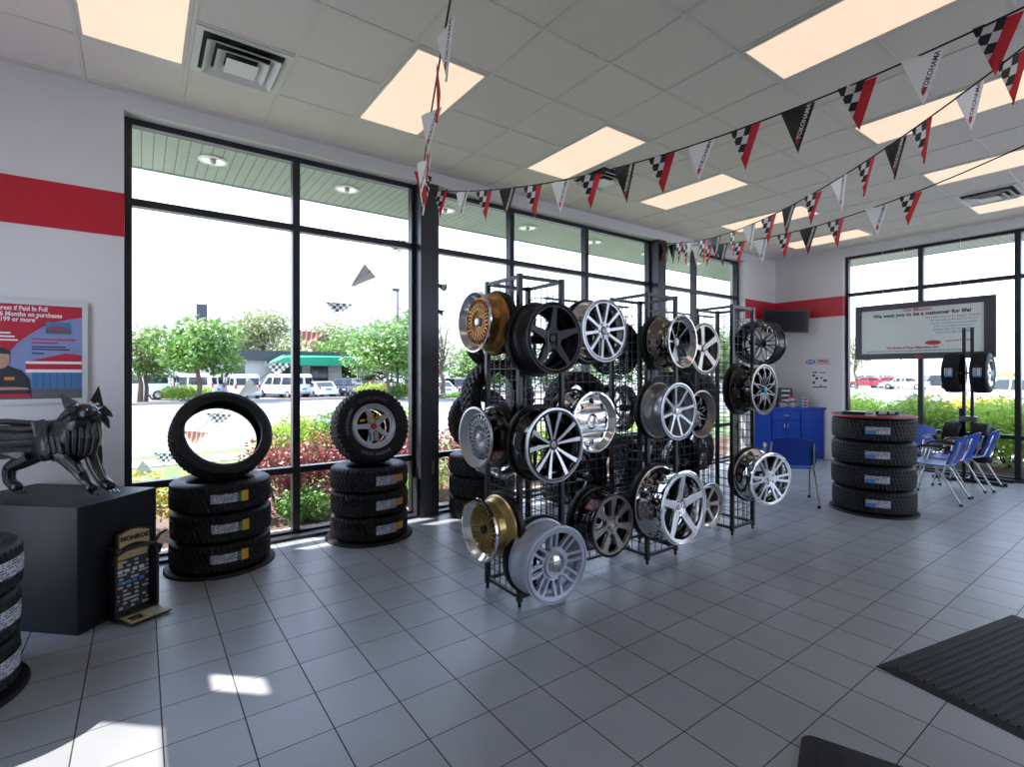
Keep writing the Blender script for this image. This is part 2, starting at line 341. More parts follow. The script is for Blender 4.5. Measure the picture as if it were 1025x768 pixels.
# ------------------------------------------------------------ the room
mb = MB().box(LX, WX, BY, WY+.25, -.12, 0); mb.box(WX-.01, WX+.25, BY, WY+.25, -.12, 0); struct('floor', mb, M['floor'])
struct('ceiling', MB().box(LX, WX, BY, WY, CEIL, CEIL+.1), M['ceil'])
ceil_o = C.objects['ceiling']
mb = MB(); T6 = .6096
k = -7
while 1.4866+k*T6 < WX:
    x = 1.4866+k*T6
    if x > LX: mb.box(x-.012, x+.012, BY, WY, CEIL-.006, CEIL+.002)
    k += 1
for k in range(-12, 4):
    y = 3.134+k*T6
    if BY < y < WY: mb.box(LX, WX, y-.012, y+.012, CEIL-.0055, CEIL+.002)
mb.box(LX, WX, WY-.025, WY, CEIL-.008, CEIL+.001).box(WX-.025, WX, BY, WY, CEIL-.008, CEIL+.001)
obj('ceiling_grid', mb, M['tbar'], ceil_o)

WL, WR_ = -.109, 8.94          # window opening along the front wall
HEAD = 3.60; HB = 3.62
TH = .30                        # wall thickness
mb = MB().box(LX-.2, WL, WY, WY+TH, 0, CEIL).box(WR_, WX+TH, WY, WY+TH, 0, CEIL).box(WL, WR_, WY, WY+TH, HB, CEIL+.1)
struct('wall_front', mb, M['wall'])
VY1, VY0 = 3.83, -3.7           # window opening along the right wall, lengthened out of view for more daylight
mb = MB().box(WX, WX+TH, VY1, WY+TH, 0, CEIL).box(WX, WX+TH, BY-.2, VY0, 0, CEIL).box(WX, WX+TH, VY0, VY1, HB, CEIL+.1)
struct('wall_right', mb, M['wall'])
# invented window and slot in the unseen left wall, shaped to cast sun patches
mb = MB().box(LX-.05, LX, 4.31, WY+.3, 0, 3.15).box(LX-.05, LX, BY-.2, 3.2, 0, CEIL).box(LX-.05, LX, 3.2, 4.31, 2.883, 3.15).box(LX-.05, LX, 3.2, 4.31, 0, .1)
mb.box(LX-.05, LX, 3.2, 4.64, 3.15, 3.58).box(LX-.05, LX, 4.84, WY+.3, 3.15, 3.58).box(LX-.05, LX, 3.2, WY+.3, 3.58, CEIL)  # high slot added to let the small sun patch onto the floor
struct('wall_left', mb, M['wall'])
# unseen storefront window invented behind the camera to bring daylight into the room
struct('wall_back', MB().box(LX-.15, 4.6, BY-.2, BY, 0, CEIL).box(WX-.8, WX+TH, BY-.2, BY, 0, CEIL).box(4.6, WX-.8, BY-.2, BY, HB, CEIL), M['wall'])
struct('trim_1', MB().box(LX, WL, WY-.004, WY+.001, 2.622, 2.962).box(WL-.002, WL+.003, WY-.004, GY-.02, 2.622, 2.962), M['red'])
struct('trim_2', MB().box(WR_-.003, WX-.004, WY-.004, WY+.001, 2.575, 2.925).box(WX-.004, WX+.001, VY1, WY-.004, 2.575, 2.925).box(WX-.004, GX-.02, VY1-.003, VY1+.002, 2.575, 2.925), M['red'])

def window_run(idx, axis, a0, a1, mull, plane, zs=(0.03, .635, 2.95, 3.60), ends=(True, True)):
    fr = MB()
    d0, d1 = plane-.03, plane+.06
    def bx(u0, u1, z0, z1, e=0):
        if axis == 'x': fr.box(u0, u1, d0+e, d1-e, z0, z1)
        else: fr.box(d0+e, d1-e, u0, u1, z0, z1)
    for z in zs:
        hh = .035 if z not in (zs[0], zs[-1]) else .03
        bx(a0, a1, z-hh, z+hh-.01, .004)
    for m_ in mull: bx(m_-.033, m_+.033, .0, HEAD+.02)
    if ends[0]: bx(a0, a0+.05, 0, HEAD+.02)
    if ends[1]: bx(a1-.05, a1, 0, HEAD+.02)
    o = struct('window_%d' % idx, fr, M['frame'])
    gl = MB(); p = plane+.015
    if axis == 'x': gl.box(a0+.01, a1-.01, p, p+.006, .01, HEAD)
    else: gl.box(p, p+.006, a0+.01, a1-.01, .01, HEAD)
    obj('pane', gl, M['glass'], o)
    return o
window_run(1, 'x', WL, 2.44, [1.20], GY)
window_run(2, 'x', 2.64, 6.43, [3.75, 5.045], GY)
window_run(3, 'x', 6.60, WR_, [7.60], GY)
window_run(4, 'y', VY0, VY1, [2.75, 1.625, .5, -.6, -1.7, -2.8], GX)
fr_ = MB().box(LX-.045, LX-.005, 3.2, 4.31, .1, .14).box(LX-.045, LX-.005, 3.2, 4.31, 2.86, 2.883).box(LX-.045, LX-.005, 3.2, 3.24, .1, 2.88); w5_ = struct('window_5', fr_, M['frame']); obj('pane', MB().box(LX-.03, LX-.024, 3.2, 4.31, .1, 2.88), M['glass'], w5_)  # frame and glass of the invented window that casts the sun patch
window_run(6, 'x', 4.6, WX-.8, [6.1, 7.6], BY-.12)  # unseen window added at the back for daylight
for i, (x0, x1) in enumerate(((2.43, 2.645), (6.42, 6.61))):
    mb = MB().box(x0, x1, WY-.02, GY+.05, 0, HB).box(x0-.03, x0, WY+.02, GY, 0, .42).box(x0-.012, x1+.012, WY-.03, GY, 0, .02)
    struct('trim_%d' % (3+i), mb, M['frame2'])
mb = MB().box(WL, WR_, WY+.01, GY+.1, 0, .028); struct('trim_5', mb, M['frame'])
mb = MB().box(WX+.01, GX+.1, VY0, VY1, 0, .028); struct('trim_6', mb, M['frame'])
# light switch plate on the column
mb = MB().cbox(2.555, 2.585, WY-.032, WY-.02, .46, .60, .003); tag(obj('switch_plate', mb, M['gun']), 'small metal plate on the steel column between the windows', 'plate')

# soffit outside with fascia and recessed lights
SZ = 3.75; SY = 6.72; SX = 11.75
struct('soffit', MB().box(-1.7, SX, GY+.09, SY, SZ, SZ+.05), M['soffit'])
struct('soffit_side', MB().box(GX+.09, SX, -5, GY+.09, SZ, SZ+.05), M['soffit_x'])
struct('fascia', MB().box(-1.7, SX+.05, SY, SY+.05, SZ-.005, SZ+.35).box(SX, SX+.05, -5, SY, SZ-.005, SZ+.35), M['fascia'])
struct('roof', MB().box(-1.7, SX+.05, -5, SY+.05, SZ+.35, SZ+.4), M['fascia'])
def downlight(x, y, lab):
    t = thing('recessed_light', lab, 'light', (x, y, SZ), 0, 'recessed lights in the outdoor soffit')
    t.rotation_euler = (0, 0, 0)
    obj('trim_ring', MB().lathe([(.135, -.001), (.135, -.012), (.105, -.016), (.10, -.002)], 32), M['white'], t, True)
    obj('reflector', MB().lathe([(.106, -.014), (.075, -.008), (.04, -.004), (.0, -.003)], 32), M['polish'], t, True)
    obj('bulb', MB().ball((0, 0, -.012), .03, 12, 8), M['lampoff'], t, True)
DL = ['leftmost round recessed light in the soffit outside the left window', 'round recessed light in the soffit outside the second left pane', 'round recessed light in the soffit just right of the near column', 'round recessed light in the soffit above the wheel rack', 'round recessed light in the soffit just left of the far column', 'round recessed light in the soffit just right of the far column', 'round recessed light in the soffit near the corner of the room']
for i, x in enumerate((.60, 1.98, 3.30, 4.70, 6.1, 7.5, 8.9)): downlight(x, 6.05, DL[i])

# ------------------------------------------------------------ ceiling lights and vents
def cellx(p): return 1.4866+p*T6
def celly(q): return 3.134-q*T6
def ceiling_light(p, q, lab):
    x0, x1, y0, y1 = cellx(p)+.014, cellx(p+1)-.014, celly(q+2)+.014, celly(q)-.014
    t = thing('ceiling_light', lab, 'ceiling light', ((x0+x1)/2, (y0+y1)/2, CEIL), 0, 'fluorescent ceiling panels')
    a, b = (x1-x0)/2, (y1-y0)/2
    fr = MB(); e = .022
    fr.box(-a, a, -b, -b+e, -.010, 0).box(-a, a, b-e, b, -.010, 0).box(-a, -a+e, -b+e, b-e, -.010, 0).box(a-e, a, -b+e, b-e, -.010, 0)
    obj('frame', fr, M['tbar'], t)
    obj('diffuser', MB().box(-a+e, a-e, -b+e, b-e, -.006, -.001), M['diffuser'], t)
    return t
LL = [(-3, -2, 'fluorescent ceiling panel at the top left corner beside the first air vent'),
      (0, -2, 'fluorescent ceiling panel behind the hanging pennant line'),
      (3, -2, 'fluorescent ceiling panel just above the front pennant string, third from the left'),
      (6, -2, 'fluorescent ceiling panel in the window row, fourth from the left'),
      (9, -2, 'fluorescent ceiling panel behind the far pennants, fifth in the window row'),
      (12, -2, 'farthest fluorescent ceiling panel of the window row, near the corner'),
      (3, 2, 'large fluorescent ceiling panel at the top right, nearest of the right hand row'),
      (6, 2, 'fluorescent ceiling panel second in the right hand row'),
      (9, 2, 'fluorescent ceiling panel third in the right hand row, before the square vent'),
      (12, 2, 'fluorescent ceiling panel by the right hand windows, beyond the square vent')]
for p, q, l in LL: ceiling_light(p, q, l)
for p, q in ((0, 2), (-3, 2), (0, 6), (3, 6), (6, 6), (9, 6)): ceiling_light(p, q, 'unseen fluorescent ceiling panel added behind the camera')['group'] = 'unseen ceiling panels added behind the camera'  # panels out of view, added as extra light sources for the room
def ceiling_vent(p, q, lab):
    x0, x1, y0, y1 = cellx(p)+.014, cellx(p+1)-.014, celly(q+1)+.014, celly(q)-.014
    t = thing('ceiling_vent', lab, 'air vent', ((x0+x1)/2, (y0+y1)/2, CEIL), 0, 'square ceiling air vents')
    a = (x1-x0)/2
    def ring(r0, z0, r1, z1, th=.006):
        m = MB(); vs = []
        for r, z in ((r0, z0), (r1, z1), (r1, z1+th), (r0, z0+th)): vs += [(-r, -r, z), (r, -r, z), (r, r, z), (-r, r, z)]
        fs = []
        for k in range(4):
            l = (k+1) % 4
            for i in range(4): j = (i+1) % 4; fs.append((k*4+i, k*4+j, l*4+j, l*4+i))
        return m.add(vs, fs)
    obj('backing', MB().box(-a, a, -a, a, -.003, -.001), M['ventdark'], t)
    fr = ring(a, -.012, a-.045, -.008); obj('frame', fr, M['vent'], t)
    for r0, r1, z0, z1 in ((.225, .17, -.05, -.010), (.16, .10, -.055, -.012)): obj('louvre', ring(r0, z0, r1, z1), M['vent'], t)
    m = MB(); m.add([(-.10,-.10,-.058),(.10,-.10,-.058),(.10,.10,-.058),(-.10,.10,-.058),(-.05,0,-.02),(.05,0,-.02)], [(0,1,5,4),(1,2,5),(2,3,4,5),(3,0,4),(3,2,1,0)])
    obj('centre_cone', m, M['vent'], t)
ceiling_vent(-2, -2, 'square metal air vent between the two left ceiling lights')
ceiling_vent(4, -2, 'square metal air vent behind the front pennants, in the middle of the ceiling')
ceiling_vent(11, 2, 'square metal air vent at the right edge near the right windows')

# ------------------------------------------------------------ tyres
def tyre_mesh(Ro, W, ri, blocks=52, chunky=False, name='tyre'):
    h = W/2; g = .012 if chunky else .008
    prof = [(ri, -h*.62), (ri+.004, -h*.78), (ri+.02, -h*.9), (ri+(Ro-ri)*.45, -h*1.0), (Ro-.045, -h*.97), (Ro-.022, -h*.90), (Ro-.008, -h*.80)]
    nt0 = len(prof); cols = []
    rib = 5; wd = .80*W/2*2
    z0 = -h*.78; step = wd*.975/rib
    tread = []
    for i in range(rib):
        a = z0+i*step; b = a+step*.80
        tread += [(Ro-.003 if i in (0, rib-1) else Ro, a, i), (Ro-.003 if i in (0, rib-1) else Ro, b, i)]
        if i < rib-1: tread += [(Ro-g, b+step*.03, -1), (Ro-g, a+step*.97, -1)]
    ribof = {}
    for k, (r, z, i) in enumerate(tread): ribof[len(prof)] = i; prof.append((r, z))
    prof += [(Ro-.008, h*.80), (Ro-.022, h*.90), (Ro-.045, h*.97), (ri+(Ro-ri)*.45, h*1.0), (ri+.02, h*.9), (ri+.004, h*.78), (ri, h*.62)]
    # inside of the carcass
    prof += [(ri+.012, h*.58), (ri+.03, h*.75), (Ro-.04, h*.82), (Ro-.022, h*.5), (Ro-.022, -h*.5), (Ro-.04, -h*.82), (ri+.03, -h*.75), (ri+.012, -h*.58)]
    n = blocks*3
    def rf(k, i):
        r = ribof.get(k, None)
        if r is None:
            if chunky and (prof[k][0] in (Ro-.008, Ro-.022)) and i % 3 == 0: return -.008
            return 0
        if r < 0: return 0
        ph = (i+(r*1 if not chunky else (r % 2))) % 3
        if r in (0, 4): return -g*1.0 if ph == 0 else 0
        return -g*.75 if ph == 0 else 0
    m = MB().lathe(prof, n, True, rf).mesh(name, False)
    m.materials.append(M['rubber']); return m
def sticker_mesh(Ro, a0, a1, z0, z1, lift=.002, n=8):
    vs = []; 
    for i in range(n+1):
        a = a0+(a1-a0)*i/n
        for r in (Ro+lift, Ro+lift-.0012):
            for z in (z0, z1): vs.append((r*sin(a), -r*cos(a), z))      # faces local -y at angle 0
    fs = []
    for i in range(n):
        b = i*4; c = b+4
        fs += [(b, c, c+1, b+1), (b+2, b+3, c+3, c+2), (b, b+2, c+2, c), (b+1, c+1, c+3, b+3)]
    fs += [(0, 1, 3, 2), (n*4, n*4+2, n*4+3, n*4+1)]
    return MB().add(vs, fs)
_tyres = {}
def tyre(kind, lab, loc, rotz=0, group=None, sticker=None, mw=None):
    """tyre with its axis along local z, its centre at the origin"""
    Ro, W, ri, bl, ch = TY[kind]
    if kind not in _tyres: _tyres[kind] = tyre_mesh(Ro, W, ri, bl, ch)
    t = link('tyre', _tyres[kind], None); t['label'] = lab; t['category'] = 'tyre'
    if group: t['group'] = group
    t.location = loc
    t.rotation_euler = mw.to_euler() if mw else (0, 0, rotz)
    if sticker:
        for nm, a0, a1, z0, z1, mm, lf in STK[sticker]: obj(nm, sticker_mesh(Ro, a0, a1, z0, z1, lf), M[mm], t)
    return t
TY = dict(low=(.365, .228, .245, 56, False), allt=(.36, .222, .215, 46, True), lt=(.40, .262, .23, 60, False), side=(.37, .235, .24, 56, False),
          thin=(.368, .20, .275, 60, False), spare=(.362, .23, .212, 44, True), mud=(.36, .225, .215, 34, True), disp=(.285, .20, .18, 50, False), rearT=(.30, .20, .20, 34, True))
STK = dict(
 stack1=[('label_sticker', -.32, .18, -.028, .040, 'label', .002), ('label_end', .19, .26, -.028, .040, 'label_g', .002), ('label_band', .26, .40, -.032, .050, 'label_y', .0025)],
 stack2=[('label_sticker', .08, .62, -.04, .042, 'label', .002), ('label_band', .62, .90, -.028, .036, 'label_o', .002)],
 stack3=[('label_sticker', -.22, .34, -.040, .038, 'label', .002), ('label_band', -.22, .02, -.036, -.004, 'label_b', .0035)],
 side=[('label_sticker', .25, 1.35, -.035, .045, 'label', .002), ('label_band', .70, .76, -.035, .045, 'label_r', .0035)],
 disp=[('label_sticker', -.17, .05, -.055, .055, 'label', .002)],
 rear=[('label_sticker', -.3, .2, -.03, .04, 'label', .002)])

def base_disc(x, y, r, lab):
    t = obj('base_disc', MB().lathe([(0, 0), (r, 0), (r, .012), (r-.008, .020), (0, .020)], 64), M['mat_'], None, True); t.location = (x, y, 0); tag(t, lab, 'base disc')
S1 = (.535, 4.79); S2 = (1.785, 4.785); S3 = (6.75, 2.27); SL = (-.86, 3.53); S4 = (3.07, 4.79)
base_disc(*S1, .40, 'black rubber disc on the floor under the left window tyre stack')
base_disc(*S2, .405, 'black rubber disc on the floor under the stack topped by the spoked wheel')
base_disc(*S3, .43, 'black rubber disc on the floor under the four tyre stack at right')
base_disc(*SL, .405, 'black rubber disc on the floor at the left edge of the photo')
POS = ['bottom', 'middle', 'top']
def face_cam(x, y): return math.atan2(x, y)*-1     # turns local -y towards the camera spot
zb = .020
for k in range(3):
    tyre('low', POS[k]+' tyre with white and yellow label in the stack at the left window', (S1[0]+.006*(k == 1), S1[1], zb+.114+k*.2285), face_cam(*S1)+.12, 'tyre stack at the left window', 'stack1')
for k in range(3):
    tyre('allt', POS[k]+' tyre with white and orange label in the stack under the spoked wheel', (S2[0], S2[1], zb+.111+k*.2225), face_cam(*S2)+.08, 'tyre stack under the spoked wheel', 'stack2')
for k in range(4):
    tyre('lt', ['bottom', 'second from bottom', 'third from bottom', 'top'][k]+' tyre of the four tyre stack beside the blue chairs', (S3[0]+(.012, -.01, .0, .006)[k], S3[1], zb+.131+k*.2625), face_cam(*S3)+.05, 'four tyre stack', 'stack3')
for k in range(3):
    tyre('side', POS[k]+' tyre with white label in the stack cut by the left edge', (SL[0]+.01*(k == 2), SL[1], zb+.1175+k*.2355), face_cam(*SL), 'tyre stack at the left edge', 'side')
for k in range(3):
    tyre('mud', POS[k]+' chunky tyre in the stack beyond the left end of the wheel rack', (S4[0], S4[1], .1125+k*.2255), face_cam(*S4)+.7*k, 'tyre stack beyond the rack')
for j, (x, y) in enumerate(((4.35, 4.72), (5.6, 4.72))):
    for k in range(3):
        tyre('allt', '%s tyre with white label in the %s stack seen through the rack mesh' % (POS[k], ['nearer', 'farther'][j]), (x, y, .111+k*.2225), face_cam(x, y)+.1, 'tyre stacks behind the rack', 'stack2')

def orient(n, roll=0.):
    """matrix whose z looks along n and whose y stays near up"""
    z = Vector(n).normalized(); up = Vector((0, 0, 1)); x = up.cross(z).normalized(); y = z.cross(x)
    m = Matrix((x, y, z)).transposed().to_4x4(); return m @ Matrix.Rotation(roll, 4, 'Z')

# open tyre standing on the left stack, leaning back
n1 = Vector((.14, -.87, .50)); top1 = zb+3*.2285
c1 = Vector((S1[0]+.0, S1[1]-.06, top1+.345))
tyre('thin', 'tyre without a wheel standing on top of the left window stack', c1, group=None, mw=orient(n1))

# ------------------------------------------------------------ alloy wheels
def windows(spokes, r1, r2, nr=5, chaikin=1, arc=7):
    """openings between consecutive spokes (a_in, a_out, half width in, half width out)"""
    out = []; n = len(spokes)
    for i in range(n):
        A = spokes[i]; B = spokes[(i+1) % n]; t = 2*pi if i == n-1 else 0
        pts = []
        def side(S_, sg, r, f):
            a = S_[0]+(S_[1]-S_[0])*f+(t if S_ is B else 0); hw = S_[2]+(S_[3]-S_[2])*f
            return a+sg*math.asin(min(.95, hw/r))
        rr = [r1+(r2-r1)*k/(nr-1) for k in range(nr)]
        lo = [(r, side(A, 1, r, (r-r1)/(r2-r1))) for r in rr]; hi = [(r, side(B, -1, r, (r-r1)/(r2-r1))) for r in rr]
        ok = [k for k in range(nr) if hi[k][1]-lo[k][1] > .03]
        if len(ok) < 2: continue
        lo = [lo[k] for k in ok]; hi = [hi[k] for k in ok]
        for r, a in lo: pts.append((r, a))
        for k in range(1, arc): pts.append((lo[-1][0], lo[-1][1]+(hi[-1][1]-lo[-1][1])*k/arc))
        for r, a in reversed(hi): pts.append((r, a))
        if hi[0][1]-lo[0][1] > .15:
            for k in range(1, 4): pts.append((lo[0][0], hi[0][1]+(lo[0][1]-hi[0][1])*k/4))
        xy = [(r*cos(a), r*sin(a)) for r, a in pts]
        for _ in range(chaikin):
            q = []
            for k in range(len(xy)):
                p0 = xy[k]; p1 = xy[(k+1) % len(xy)]
                q += [(p0[0]*.75+p1[0]*.25, p0[1]*.75+p1[1]*.25), (p0[0]*.25+p1[0]*.75, p0[1]*.25+p1[1]*.75)]
            xy = q
        out.append(xy)
    return out
def mesh_face(Rf, hub, n=18, tw=.5, wd=.007):
    m = MB()
    for k in range(n):
        a = 2*pi*k/n
        for sg in (-1, 1):
            pts = []
            for f in (0, .33, .66, 1):
                r = hub*.8+(Rf-hub*.8)*f; b = a+sg*tw*f; pts.append((r*cos(b), r*sin(b), -.012*(1-f)*0+.010*sin(pi*f)+(.0015 if sg > 0 else -.0015)))
            for p, q in zip(pts, pts[1:]): m.beam(p, q, wd, .012)
    m.lathe([(0, .002), (hub, .002), (hub, -.02), (0, -.02)], 24)
    m.lathe([(Rf+.001, -.008), (Rf+.001, .008), (Rf-.010, .008), (Rf-.010, -.008)], 48, True)
    return m
def wheel(style, Rr, W, dish, mats, lab, dip=.02, cap=True, roll=0., lugs=5, tilt=None, hubr=.07, stickers=None):
    """alloy wheel, outer face towards local +z at z = 0, barrel running to z = -W"""
    t = thing('alloy_wheel', lab, 'alloy wheel')
    bm_, fm, lm, cm = mats
    k = Rr
    Ri = Rr-.016
    bar = [(Rr, 0), (Rr, -.010), (Rr-.010, -.016), (Rr-.018, -.22*W), (Rr-.034, -.34*W), (Rr-.036, -.62*W), (Rr-.018, -.76*W), (Rr-.010, -W+.016), (Rr, -W+.010), (Rr, -W),
           (Rr-.012, -W), (Rr-.024, -.78*W), (Rr-.042, -.64*W), (Rr-.042, -.36*W), (Rr-.026, -.25*W), (Rr-.018, -.012), (Rr-.010, 0)]
    obj('barrel', MB().lathe(bar, 64, True), bm_, t, True)
    Rf = (Rr-.018) if dish < .02 else Rr-.038
    lip = [(Rr+.001, .0015), (Rr+.001, -.012), (Rr-.014, -.014), (Rf, -dish-.012), (Rf-.006, -dish-.004), (Rr-.020, -.012), (Rr-.011, .003)]
    obj('lip', MB().lathe(lip, 64, True), lm, t, True)
    zf = -dish-.012
    def finish(me, th):
        for v in me.vertices:
            r = math.hypot(v.co.x, v.co.y); v.co.z += -dip*max(0, 1-r/Rf)**1.0
        return me
    if style[0] == 'mesh':
        f = mesh_face(Rf-.002, .05, style[1], style[2], style[3]); me = f.mesh('face'); finish(me, 0)
    elif style[0] == 'holes':
        nh, rh, rc = style[1:]
        me = shape_mesh(circle(Rf, 64), [circle(rh, 18, rc*cos(2*pi*i/nh), rc*sin(2*pi*i/nh)) for i in range(nh)]+[circle(.055, 24)], .008)
        for v in me.vertices:
            r = math.hypot(v.co.x, v.co.y); v.co.z += .03*max(0, 1-abs(r-rc*.62)/(.06)) if r < rc else 0
        hb = MB().lathe([(.0, .035), (.04, .032), (.052, .01), (.056, -.02)], 32); obj('hub_cover', hb, fm, t, True).location = (0, 0, zf)
    else:
        sp, r1, r2 = style[1], style[2]*Rf, Rf*style[3]
        holes = windows(sp, r1, r2, chaikin=style[4] if len(style) > 4 else 1)
        holes += [circle(.030, 24)]
        if lugs: holes += [circle(.008, 10, .048*cos(2*pi*(i+.5)/lugs), .048*sin(2*pi*(i+.5)/lugs)) for i in range(lugs)]
        me = shape_mesh(circle(Rf, 72), holes, .011, .003); finish(me, .011)
    me.materials.append(fm); f = link('spoke_face', me, None, t); f.location = (0, 0, zf); f.rotation_euler = (0, 0, roll)
    if cap:
        obj('centre_cap', MB().lathe([(0, .022), (.022, .020), (.030, .012), (.031, -.004)], 24), cm, t, True).location = (0, 0, zf-dip+.004)
    if style[0] == 'sp':
        obj('hub', MB().lathe([(0, .012), (.026, .012), (.034, .006), (.036, -.03), (0, -.03)], 28), fm, t, True).location = (0, 0, zf-dip+.002)
    if stickers:
        for a0, a1, z0, z1, mm, lf, nm in stickers:
            o = obj(nm, sticker_mesh(Rr-.010, a0, a1, z0, z1, lf), mm, t)
    return t
def spk(n, hin, hout, off=0., pair=None, twist=0.):
    s = []
    for i in range(n):
        a = 2*pi*i/n+off
        if pair is None: s.append((a, a+twist, hin, hout))
        else: s += [(a-pair[0], a-pair[1], hin, hout), (a+pair[0], a+pair[1], hin, hout)]
    return s
UP = pi/2
Y = lambda px, py, y: at_y(px, py, y)
N_F = Vector((0, -1, 0))
HANG = []
def put(t, c, n, roll=0.):
    HANG.append((Vector(c), Vector(n).normalized(), t))
    t.location = c; t.rotation_euler = orient(n, roll).to_euler(); return t
red_st = lambda a: [(a-.22, a+.22, -.125, -.035, M['label_r'], -.006, 'warning_sticker'), (a-.15, a+.15, -.115, -.045, M['label'], -.0045, 'sticker_print')]
g = M
# left face of the first tower, looking along -x
N_L = Vector((-1, 0, 0))
put(wheel(('mesh', 26, .45, .0055), .202, .155, .036, (g['gold'], g['gold'], g['polish'], g['silver']), 'gold mesh wheel with polished dish at the top left of the rack', dip=.0), at_x(474, 322, 1.77), N_L)
put(wheel(('mesh', 24, .45, .0045), .200, .155, .04, (g['gloss'], g['silver'], g['silver'], g['silver']), 'black barrelled mesh wheel with silver lip, middle left of the rack', dip=.0, stickers=red_st(.95)), at_x(475, 438, 1.77), N_L)
put(wheel(('mesh', 24, .40, .0048), .203, .165, .036, (g['gold2'], g['gold2'], g['chrome'], g['cap_black']), 'pale gold mesh wheel with chrome lip at the bottom left of the rack', dip=.0), at_x(479, 531, 1.76), N_L+Vector((0, -.02, -.02)))
# front of the first tower
put(wheel(('sp', spk(5, .030, .017), .34, .93, 1), .228, .165, .0, (g['matte'], g['matte'], g['matte'], g['matte']), 'satin black five spoke wheel at the top of the nearest rack tower', dip=.035, roll=UP, lugs=0), Y(556, 338.5, 2.43), N_F)
w5 = put(wheel(('sp', spk(5, .006, .012, 0, (.20, .28)), .22, .95, 0), .236, .165, .0, (g['gloss'], g['gloss'], g['silver'], g['gun']), 'black wheel with ten thin machined spokes on the nearest rack tower', dip=.03, roll=UP+.1, lugs=0), Y(556.5, 446, 2.43), N_F)
put(wheel(('sp', spk(8, .009, .010, .13, (.21, .12)), .46, .88, 0), .246, .185, .0, (g['silver_lt'], g['silver_lt'], g['silver_lt'], g['chrome']), 'large pale silver wheel with chrome hub at the foot of the nearest tower', dip=.05, roll=UP, lugs=0, hubr=.1), Y(558, 566, 2.41), N_F+Vector((-.03, 0, -.04)))
m = MB(); Rf5 = .236-.018
for k in range(5):
    for sg in (-1, 1):
        a = 2*pi*k/5+UP+.1; r0, r1 = .035, .96*Rf5; a0 = a+sg*.22; a1 = a+sg*.28
        z = lambda r: -.012-.03*(1-r/Rf5)+.0155
        for i in range(6):
            ra = r0+(r1-r0)*i/6; rb = r0+(r1-r0)*(i+1)/6; aa = a0+(a1-a0)*i/6; ab = a0+(a1-a0)*(i+1)/6; wa = .006+.008*i/6; wb = .006+.008*(i+1)/6
            q = lambda rr, an, ww, dz: (rr*cos(an)-ww*sin(an), rr*sin(an)+ww*cos(an), z(rr)+dz)
            m.add([q(ra, aa, -wa, 0), q(ra, aa, wa, 0), q(rb, ab, wb, 0), q(rb, ab, -wb, 0), q(ra, aa, -wa, -.004), q(ra, aa, wa, -.004), q(rb, ab, wb, -.004), q(rb, ab, -wb, -.004)], [(0,1,2,3),(7,6,5,4),(0,4,5,1),(1,5,6,2),(2,6,7,3),(3,7,4,0)])
obj('machined_spokes', m, M['silver'], w5)
obj_w8 = [w for c, n, w in HANG if 'pale silver' in w['label']][0]
obj('hub_ring', MB().lathe([(.062, .0), (.066, .020), (.080, .022), (.092, .004), (.092, -.03), (.062, -.03)], 36, True), M['silver_lt'], obj_w8, True).location = (0, 0, -.035)
obj('hub_dome', MB().lathe([(0, .034), (.034, .032), (.055, .018), (.062, -.02)], 24), M['chrome'], obj_w8, True).location = (0, 0, -.045)
# first panel
put(wheel(('sp', spk(10, .0125, .0135), .30, .93, 1), .232, .165, .0, (g['polish'], g['silver'], g['silver'], g['gun']), 'silver ten spoke wheel at the top of the first mesh panel', dip=.02, roll=.15), Y(606, 331, 2.62), N_F)
put(wheel(('holes', 8, .020, .150), .218, .22, .04, (g['chrome'], g['chrome'], g['chrome'], g['chrome']), 'chrome wheel with round holes on the first mesh panel', dip=0, cap=False), Y(596, 422.5, 2.60), N_F)
put(wheel(('sp', spk(7, .014, .034), .32, .92, 1), .236, .20, .0, (g['gloss'], g['bronze'], g['gloss'], g['chrome']), 'black and bronze seven spoke wheel low on the first mesh panel', dip=.02, roll=UP, stickers=red_st(pi+.75)), Y(614.4, 526, 2.60), N_F+Vector((.03, 0, -.03)))
# second tower
put(wheel(('sp', spk(8, .010, .009), .26, .93, 0), .205, .20, .035, (g['dkchrome'], g['gloss'], g['polish'], g['gun']), 'dark chrome dished wheel at the top of the middle tower', dip=.03), Y(684, 342, 2.40), N_F+Vector((.08, 0, 0)))
put(wheel(('sp', spk(8, .012, .012), .28, .93, 0), .222, .20, .0, (g['silver'], g['silver'], g['silver'], g['polish']), 'silver eight spoke wheel halfway up the middle tower', dip=.03, roll=.2), Y(680, 412, 2.42), N_F)
put(wheel(('sp', spk(5, .034, .026), .28, .90, 1), .285, .25, .0, (g['chrome'], g['chrome'], g['chrome'], g['chrome']), 'large chrome five spoke wheel at the foot of the middle tower', dip=.05, roll=UP), Y(685, 508.5, 2.37), N_F)
# second panel
put(wheel(('sp', spk(5, .022, .030), .30, .93, 1), .226, .18, .0, (g['gun'], g['bronze'], g['bronze'], g['gun']), 'grey five spoke wheel at the top of the second mesh panel', dip=.02, roll=UP+.2), Y(706, 349, 2.60), N_F)
put(wheel(('mesh', 8, .5, .010), .205, .20, .05, (g['gloss'], g['gloss'], g['bronze'], g['gun']), 'black wheel with bronze lip halfway up the second mesh panel', dip=.0), Y(703, 414.5, 2.60), N_F)
put(wheel(('sp', spk(6, .015, .020), .28, .92, 1), .205, .18, .02, (g['gun'], g['bronze'], g['polish'], g['gun']), 'small grey six spoke wheel low on the second mesh panel', dip=.02), Y(711, 506.5, 2.60), N_F)
